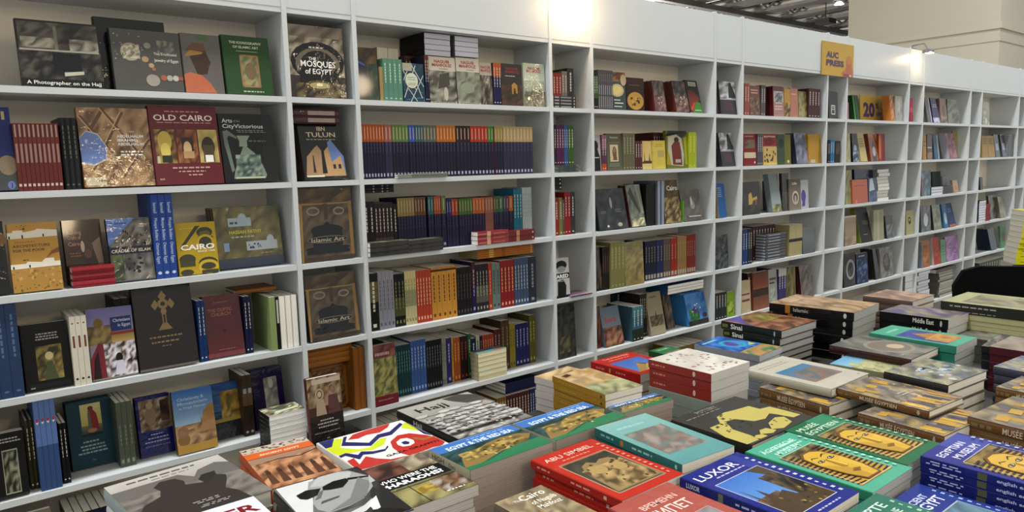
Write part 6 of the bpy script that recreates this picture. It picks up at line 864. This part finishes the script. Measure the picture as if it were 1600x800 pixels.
# --- second row
RARE = [('n', 0, 0, 1, 1, ['c8c4bc', 'd4d0c8', 'c0bab0'], 4, 4), ('d', .05, .05, .95, .95, ['8a4c44', '5c5450', 'a0746c', '6c7470', 'b09088'], 34, .09)]
rsp = [('l', .04, .3, .3, .7, 1, 'c08478'), ('ring', .74, .5, .02, .3, .004, 'd8c8c0')]
stack('white cover with small red sketches, tall stack with red spines', (1013, 561), (1066, 545), (1160, 565), .925, .027, 'd0ccc4', RARE, under=[(2, .027, 'd0ccc4', '8f342c', rsp, 'white red spined book under the sketch cover', 'g', 'c8c8c4'), (3, .034, 'a8b0a8', '8c948c', None, 'grey green spined book low in the sketch cover stack', 'p', 'b8bcb8')], m='g', sp='8f342c', spart=rsp, w=.2, h=.24, paper='c8c8c4')
stack('red guide cover with pyramids in blue sky', (923, 565), (985, 550), (1070, 566), .855, .03, 'a8221c', [('t', 'THE PYRAMIDS', .2, .88, .06, 'd8a890', 'l', .66), ('l', .2, .78, .8, .84, 1, 'd08070'), ('g', .12, .1, .85, .7, '5c7cb0', '3c60a8'), ('p', [(.12, .1), (.5, .46), (.85, .2), (.85, .1)], '9a7c4c'), ('p', [(.5, .46), (.66, .1), (.85, .2)], '4c3c2c'), ('p', [(.3, .1), (.62, .36), (.8, .1)], 'b09058')], m='g', sp='9c1c18', spart=[('l', .1, .3, .3, .7, 1, 'c87868'), ('e', .4, .5, .02, .3, 'a8843c'), ('l', .5, .3, .75, .7, 1, 'c87868')], w=.2, h=.23)
stack('green guide cover behind the white sketch stack', (1005, 553), (1058, 536), (1175, 562), .845, .026, '2c6a40', [('t', 'THE DESERTS', .2, .86, .07, 'a8c4a8', 'l', .6), ('n', .12, .06, .85, .7, ['b09060', '4c6c8c', '8a7448', '3c7050'], 6, 6)], m='g', sp='1c4a2c', w=.17, h=.22, anc=1)
stack('wrapped pale orange cover, yellow spined stack at the table edge', (863, 587), (919, 575), (1015, 599), .89, .021, 'b09468', [('n', 0, .3, 1, 1, ['b89c70', 'a88858', 'c8b088', '9c8c6c'], 7, 7), ('n', 0, 0, 1, .4, ['8a8c6c', 'b8b490', '6c7054', 'a8a880'], 7, 4), ('p', [(.1, .9), (.3, .94), (.34, .86), (.14, .82)], '3c2c1c')], m='w', sp='a07c24', spart=[('l', .1, .35, .5, .65, 1, 'b8943c'), ('e', .93, .5, .016, .28, '5c4414')], w=.15, h=.25, maxn=7)
stack('small tan cover topping white page edges at the table edge', (835, 588), (878, 570), (912, 578), .84, .024, 'b0946c', [('n', 0, 0, 1, 1, ['b8a078', 'a08458', 'c8b48c'], 5, 5), ('r', .5, .4, .8, .6, '3c2c20')], m='p', sp='c4bcb8', w=.17, h=.12, jit=.008, paper='c8c0c4')
stack('bright blue underwater cover with a curled turquoise fish', (1085, 538), (1117, 527), (1217, 541), .872, .024, '1c4c9c', [('n', 0, .3, 1, 1, ['1c4c9c', '2c6cb8', '163c80', '3c84c8'], 7, 7), ('l', .05, .86, .7, .96, 1, '8cc0c8'), ('ring', .55, .6, .28, .2, .014, '3c9cb0'), ('e', .5, .6, .12, .1, '5c3c8c'), ('p', [(.7, .4), (.95, .5), (.9, .36)], 'a8b870'), ('n', 0, 0, 1, .3, ['2c6c44', 'b08c5c', '3c7c54', '9a7c54'], 6, 3)], m='g', sp='8a8c94', w=.17, h=.26, paper='c0c4c8', jit=.006)
SIN = [('n', 0, 0, 1, 1, ['6c4434', '8a5c44', '4c3428', '9c7454'], 9, 9), ('p', [(0, .4), (.1, 1), (.5, 1), (.15, .7)], '4c4890'), ('n', .4, .5, .9, .9, ['7c7434', '6c5c34', '94883c'], 6, 4)]
ssp = [('r', .02, .3, .12, .7, '6c6a34'), ('t', 'Sinai', .17, .22, .6, 'd8dcd8', 'l', .2, .02), ('e', .9, .5, .012, .3, 'a8acac')]
stack('wrapped desert canyon cover on a stack of dark spines', (1127, 501), (1197, 484), (1295, 497), .895, .034, '6c4c3c', SIN, under=[(1, .034, '2c3c3c', '1a2826', ssp, 'dark green spined book, second in the canyon stack', 'w', 'b0b4b4'), (1, .03, 'a8a0b0', '9a98a0', None, 'pale lilac paperback third in the canyon stack', 'p', 'b8bcc0'), (3, .03, '1c1c20', '16181c', None, 'black hardback low in the canyon stack', 'w', '9a9c9c')], m='w', sp='1a2826', spart=ssp, hard=1, w=.27, h=.27, jit=.015, paper='b0b4b4')
stack('white cover with a framed blue and brown landscape', (1160, 577), (1220, 556), (1360, 581), .872, .026, 'b8b4a8', [('l', .12, .8, .8, .9, 2, '9a968c'), ('g', .14, .22, .84, .68, '8a7464', '3c7ca0'), ('n', .3, .25, .8, .55, ['7c6c60', '8a7468', '5c6c74'], 5, 4), ('r', .86, .06, .9, .08, '8a867c')], m='w', hard=1, sp='a8a494', w=.24, h=.3)
MED = [('n', 0, 0, 1, 1, ['94785a', 'ac9070', '7c6448', 'b8a080'], 10, 10), ('l', .2, .8, .7, .86, 1, 'c8b8a0')]
msp = [('r', .0, 0, .2, 1, '101012'), ('r', .2, 0, .26, 1, '9c6c2c'), ('t', 'Islamic', .3, .3, .45, 'a8a8a0', 'l', .18), ('e', .9, .5, .018, .3, 'c0c0bc')]
stack('wrapped sandy cover on the tallest pile at the table rear', (1202, 473), (1240, 459), (1379, 466), .93, .036, '94785a', MED, m='w', sp='0f0f11', spart=msp, hard=0, w=.27, h=.36, jit=.02, paper='a8acaa')
stack('wrapped silver cover with an oval and a maroon spine', (1296, 539), (1349, 521), (1454, 544), .88, .028, '6c6c68', [('n', 0, 0, 1, 1, ['6c6c68', '84847c', '585854'], 7, 7), ('e', .55, .45, .38, .3, '948c80'), ('e', .55, .45, .33, .25, '7c746a'), ('e', .62, .4, .15, .1, 'b8a890')], m='w', sp='3c1c1a', hard=1, w=.27, h=.28)
stack('turquoise cover with a golden pyramid band', (1358, 520), (1391, 508), (1516, 528), .892, .028, '4aa088', [('r', .1, .12, .86, .72, '34488c'), ('p', [(.2, .3), (.5, .62), (.86, .4), (.86, .12), (.2, .12)], 'a8783c'), ('n', .2, .14, .84, .4, ['b08444', '94682c', 'c09858'], 5, 4), ('l', .2, .8, .7, .9, 1, '8cd0b8')], m='w', sp='34806c', w=.19, h=.3, paper='a8aaac', jit=.008)
stack('cover with violet photo and black middle east spine', (1371, 487), (1425, 467), (1484, 482), .895, .04, '8a8070', [('n', 0, 0, 1, 1, ['8a8070', '9c9484', '746c5c', '5c5480'], 6, 7)], m='w', sp='0e0e10', spart=[('t', 'Middle East', .5, .3, .5, 'c8c8c4', 'l', .3, .02), ('e', .9, .5, .016, .32, 'b0b0ac')], w=.3, h=.27, paper='c0c0bc')
stack('pinkish wrapped cover glinting behind the middle east spine', (1342, 458), (1385, 452), (1453, 472), .905, .03, '9c8070', [('n', 0, 0, 1, 1, ['9c8070', 'b89c88', '846c5c'], 7, 6)], m='w', sp='5c4c44', w=.24, h=.22, hard=1, anc=1)
stack('cream edged city view cover with a dark lettered spine', (1470, 470), (1514, 455), (1640, 463), .93, .03, 'a8a880', [('n', .12, .1, .88, .8, ['8a8670', '9c987c', '74705c'], 6, 6)], m='g', sp='2c2c28', spart=[('l', .1, .3, .7, .7, 1, '9a9a90')], w=.3, h=.33)
stack('dark photo cover on four cream spines', (1494, 489), (1533, 476), (1650, 496), .885, .024, '6c6054', [('n', 0, 0, 1, 1, ['6c6054', '4c4038', '8a6c64', '3c342c'], 9, 8), ('e', .7, .4, .12, .08, 'b8b44c')], m='g', sp='a8a880', w=.26, h=.28)
stack('mottled grey cover before the cream spines', (1450, 518), (1490, 503), (1562, 518), .82, .03, '74746c', [('n', 0, 0, 1, 1, ['74746c', '8f8f84', '5c5c54', '54584c'], 8, 8)], m='w', sp='4c4c44', w=.26, h=.22)
stack('small grey cover on black spines with round white marks', (1510, 537), (1528, 524), (1566, 530), .878, .024, '5c5c54', [('n', 0, 0, 1, 1, ['5c5c54', '74746c', '44443c'], 6, 6)], m='p', sp='1c1f22', spart=[('e', .8, .5, .03, .28, 'b8b8b8')], w=.15, h=.12)
stack('dull photo cover with maroon lettered spines', (1546, 541), (1585, 523), (1680, 540), .882, .028, '84786c', [('n', 0, 0, 1, 1, ['84786c', '94887c', '6c6054'], 6, 6)], m='p', sp='4c1c28', spart=[('l', .5, .3, .9, .75, 1, 'a88c90')], w=.22, h=.24)
stack('blue edged book under the maroon spines', (1508, 562), (1540, 552), (1660, 575), .83, .03, '2c5c94', [], m='p', sp='2c5080', w=.3, h=.12) if 0 else None
COLL = [('n', 0, 0, 1, 1, ['7c7468', '948a78', '6c6468', 'a89468', '5c544c'], 10, 10)] + [('p', [(a, b), (a + .1, b + .02), (a + .08, b + .2), (a - .03, b + .18)], c) for a, b, c in ((.1, .1, 'b89444'), (.3, .05, '4c4854'), (.42, .1, 'b89444'), (.55, .08, '54505c'), (.66, .12, 'c0a050'), (.2, .6, 'b08c44'), (.5, .62, '6c6874'), (.7, .7, 'a8843c'))] + [('p', [(.06 + i * .15, .03), (.14 + i * .15, .03), (.1 + i * .15, .3), (.03 + i * .15, .3)], ['c09c40', '54505c', 'b8903c'][i % 3]) for i in range(6)] + [('p', [(.1 + i * .3, .72), (.26 + i * .3, .75), (.24 + i * .3, .85), (.08 + i * .3, .82)], 'b89444') for i in range(3)] + [('p', [(.82, .02), (.9, .02), (.98, .5), (.94, .5)], 'b08454'), ('l', .4, .4, .7, .5, 2, 'b8b4b0')]
csp = [('l', .02, .2, .2, .8, 1, '7c6c50'), ('t', 'MUSÉE ÉGYPTIEN', .28, .25, .5, 'c8bca4', 'l', .4, .01), ('ring', .9, .5, .014, .3, .003, 'b8b0a0')]
for lb_, a_, b_, c_, zz_, ww_, hh_ in (('wrapped collage cover beside the white framed landscape book', (1306, 606), (1388, 582), (1552, 617), .868, .25, .27), ('wrapped collage cover under the white framed landscape book', (1160, 600), (1245, 577), (1510, 653), .842, .25, .29), ('wrapped collage cover with a glint, before the green mask cover', (1309, 636), (1399, 610), (1510, 653), .842, .25, .29), ('wrapped collage cover behind the blue spine stack', (1512, 650), (1575, 622), (1700, 660), .862, .27, .3), ('wrapped collage cover at the frame edge in the third row', (1556, 604), (1612, 583), (1720, 606), .858, .24, .2)):
    stack(lb_, a_, b_, c_, zz_, .022 if 'beside' in lb_ else .034, '84785c', COLL, m='w', sp='6c4c28', spart=csp, hard=1, w=ww_, h=hh_, maxn=4)
stack('wrapped collage cover with black spine and white photo strips', (1381, 580), (1456, 559), (1545, 572), .885, .03, '6c6c60', [('n', 0, 0, 1, 1, ['6c6c60', '8f8a70', '5c6470', 'a09c84', '4c5048'], 10, 10), ('d', .3, .1, .95, .7, ['b8bcc0', '8fa0b8', '4c5c44', 'c0c0b8'], 26, .12)], m='w', sp='24241f', hard=1, w=.25, h=.19, maxn=4)
stack('wrapped bluish collage cover at the frame edge', (1552, 572), (1602, 556), (1720, 574), .868, .03, '74788c', [('n', 0, 0, 1, 1, ['74788c', '8f8a70', '5c6490', 'a09c84', '9a8450'], 10, 10), ('d', .1, .1, .95, .7, ['b8bcc0', '6c80b8', 'b09850'], 26, .12)], m='w', sp='3c3c4c', hard=1, w=.27, h=.24, maxn=4)
stack('cartoon cover of cream buildings on pale blue', (1268, 563), (1291, 546), (1400, 570), .851, .028, '9c9c74', [('g', 0, .6, 1, 1, '8ab0c0', '6ca0c0'), ('e', .2, .75, .06, .05, 'b8b83c'), ('n', 0, 0, 1, .7, ['a8a880', 'b8b48c', '8a8c64', '9ca078'], 10, 10), ('d', 0, .05, 1, .65, ['c8c8a0', '7c8058', '5c6040'], 60, .06)], m='p', sp='8a8c6c', w=.2, h=.3)

settle()
# ================================================================ things around the shelves
# publisher sign fixed to the header
X0, X1 = uny(1283.9, 63, 0).x, uny(1332.6, 71.7, 0).x
mb = MB(); w_, h_ = X1 - X0, .222; mb.box((0, 0, 0), (w_, .006, h_), lin('b8962c', INK))
draw(mb, lambda a, e, k: (a * w_, -E * 3 * k, e * h_), w_, h_, [('g', 0, 0, 1, 1, 'c09c28', 'b8962c'), ('p', [(.64, 0), (1, 0), (1, .28), (.78, .3), (.6, .1)], 'b8742c'), ('p', [(.76, .12), (.94, .12), (.94, .55), (.84, .6), (.76, .5)], 'b0603c'), ('e', .85, .52, .09, .13, 'b87c34'), ('r', .68, .02, .96, .1, '8a3c58'), ('r', .86, .02, .94, .08, 'd8b8a8'), ('t', 'AUC', .12, .54, .17, '4a2460', 'l', .38, .04), ('t', 'PRESS', .12, .3, .17, '4a2460', 'l', .56, .04)])
o_ = link('shop_sign', mb.mesh('shop_sign', M['sign']), None, (X0, -.0075, 2.108)); tag(o_, 'yellow and orange square sign with purple lettering on the bookcase header', 'sign')

def spot(x, label, power):
    z = TOPZ; r = empty('spotlight', (x, -.085, z - .035)); tag(r, label, 'lamp', 'spotlights on the header')
    q = MB(); q.tube((0, .12, .043), (0, .12, .075), .008); q.tube((0, .12, .07), (0, .03, .075), .006); q.tube((0, .03, .075), (0, 0, .02), .006); q.box((-.02, .09, .043), (.02, .14, .047)); link('arm', q.mesh('arm', M['metal']), r)
    q = MB(); q.box((-.038, -.024, .004), (.038, .022, .026)); q.box((-.042, -.028, -.004), (-.038, .026, .02)); q.box((.038, -.028, -.004), (.042, .026, .02)); link('housing', q.mesh('housing', M['metal']), r)
    q = MB(); q.box((-.034, -.02, -.001), (.034, .018, .0035)); link('glass', q.mesh('glass', M['glow']), r)
    ld = bpy.data.lights.new('spot_light', 'POINT'); ld.energy = power; ld.color = (1, .66, .34); ld.shadow_soft_size = .02
    lo = bpy.data.objects.new('spot_light', ld); lo.location = (x, -.085, z - .07); COL.objects.link(lo)
spot(1.41, 'small warm spotlight over the second narrow bookcase', SPOT_POWER * .42)
spot(5.19, 'small warm spotlight on the header right of the yellow sign', SPOT_POWER * .1)

# hall lamps under the ceiling and a projector
for i_, p_ in enumerate(((1311, 7, 7.6),)):
    P_ = unz(*p_); r = empty('hall_lamp', P_); tag(r, 'bright round hall lamp hanging under the dark ceiling beams', 'lamp')
    q = MB(); q.tube((0, 0, .1), (0, 0, .45), .09); q.tube((0, 0, .45), (0, 0, 1.4), .012); link('housing', q.mesh('housing', M['beam']), r)
    q = MB(); q.tube((0, 0, 0), (0, 0, .1), .18, .1, 20); link('reflector', q.mesh('reflector', M['coolglow']), r)
P_ = unz(1290, 33, 7.2); r = empty('projector', P_); tag(r, 'small black projector box hanging below the ceiling beams', 'projector')
q = MB(); q.box((-.3, -.3, -.12), (.3, .3, .08)); link('housing', q.mesh('housing', M['black']), r)
q = MB(); q.tube((0, 0, .08), (0, 0, 1.8), .02); link('hanging_rod', q.mesh('hanging_rod', M['black']), r)

# black chair beyond the table end
CX, CY = 3.75, -1.30; r = empty('chair', (CX, CY, 0)); tag(r, 'black office chair with a wide dark back behind the table end', 'chair')
def slab(pts, y0, y1, n=1):
    q = MB(); a = [(x, y0, z) for x, z in pts]; b = [(x, y1, z) for x, z in pts]
    q.poly(a, (.02,) * 3); q.poly(b[::-1], (.02,) * 3)
    for i in range(len(pts)): j = (i + 1) % len(pts); q.poly([a[j], a[i], b[i], b[j]], (.02,) * 3)
    return q
prof = [(-.19, .5), (.19, .5), (.23, .62), (.24, .80), (.21, .89), (.16, .915), (-.16, .915), (-.21, .89), (-.24, .80), (-.23, .62)]
q = slab([(a, z) for a, z in prof], -.02, .02)
bk_ = link('backrest', q.mesh('backrest', M['blackfab']), r); bk_.rotation_euler = (0, 0, math.radians(-52)); bk_.scale = (1.6, 1, 1); bk_.location = (0, .06, 0)
q = MB(); q.box((-.2, -.2, .42), (.2, .2, .49)); link('seat', q.mesh('seat', M['blackfab']), r).location = (.15, -.12, 0)
for a_, b_ in ((-.04, -.3), (.34, -.3), (-.04, .06), (.34, .06)): q = MB(); q.tube((a_, b_, 0), (a_, b_, .42), .014); link('leg', q.mesh('leg', M['metal']), r)

# far table with the yellow pile
table(4.1, 5.6, -2.6, -.9, .72, 'second display table beyond the black chair')
TZ2 = .72
def pile2(l, u0, v0, y, n, t, w, d, col, sp, z0, jit, paper, spine_x):
    p = uny(u0, v0, y); rr = random.Random(3)
    me = book_meshes(w, d, t - .001, col, [], sp, None, 0, 'p', [], None, paper)
    for k in range(n):
        j = rr.uniform(-jit, jit)
        if spine_x: mw = MX((-1, 0, 0), (0, -1, 0), (0, 0, 1), (p.x + w + j + .012 * math.sin(k * .7), y + d, z0 + k * t))
        else: mw = MX((1, 0, 0), (0, 1, 0), (0, 0, 1), (p.x + j, y, z0 + k * t))
        book(me, mw, l, 'books piled on the far table')
yq = unx(1590, 400, 4.3).y + .29
n_ = 7; 
gme = book_meshes(.2, .28, .0295, '8a8478', [], '6c6458', None, 0, 'p', [], None, 'a8a090')
KIND[0] = 'hardback'
Xp, Yp = Vector((.8, .6, 0)), Vector((-.6, .8, 0)); Pc = unx(1588, 400, 4.35); o_ = Vector((Pc.x, Pc.y, 0)) - Yp * .26
for k in range(4): book(gme, MX(Xp, Yp, (0, 0, 1), (o_.x + .006 * (k % 2), o_.y, TZ2 + .0004 + k * .03)), NUM[k + 1] + ' grey book under the yellow pile on the far table', 'books piled on the far table')
yme = book_meshes(.24, .17, .034, 'b8b41c', [], 'c0bc1e', None, 0, 'p', [('l', .1, .3, .8, .7, 1, '8a8a1c')], None, 'b8b4b0')
KIND[0] = 'paperback'
yf = unx(1590, 400, 4.3).y
yme = book_meshes(.2, .24, .034, 'b8b41c', [], 'd0cc1e', None, 0, 'p', [('l', .1, .3, .8, .7, 1, '8a8a1c')], None, 'd0ccc8')
Xp, Yp = Vector((.8, .6, 0)), Vector((-.6, .8, 0)); Pc = unx(1592, 380, 4.35)
for k in range(10):
    o = Vector((Pc.x, Pc.y, 0)) - Yp * .24 + Xp * (.012 * math.sin(k * .9) - .002 * k) + Yp * (.012 - .0035 * k)
    book(yme, MX(Xp, Yp, (0, 0, 1), (o.x, o.y, TZ2 + .1208 + k * .0345)), NUM[k + 1] + ' bright yellow spined book in the leaning pile on the far table', 'books piled on the far table')

print('BOOKS', NB[0]); print('DUP', [l for l, n in LC.items() if n > 1][:40])
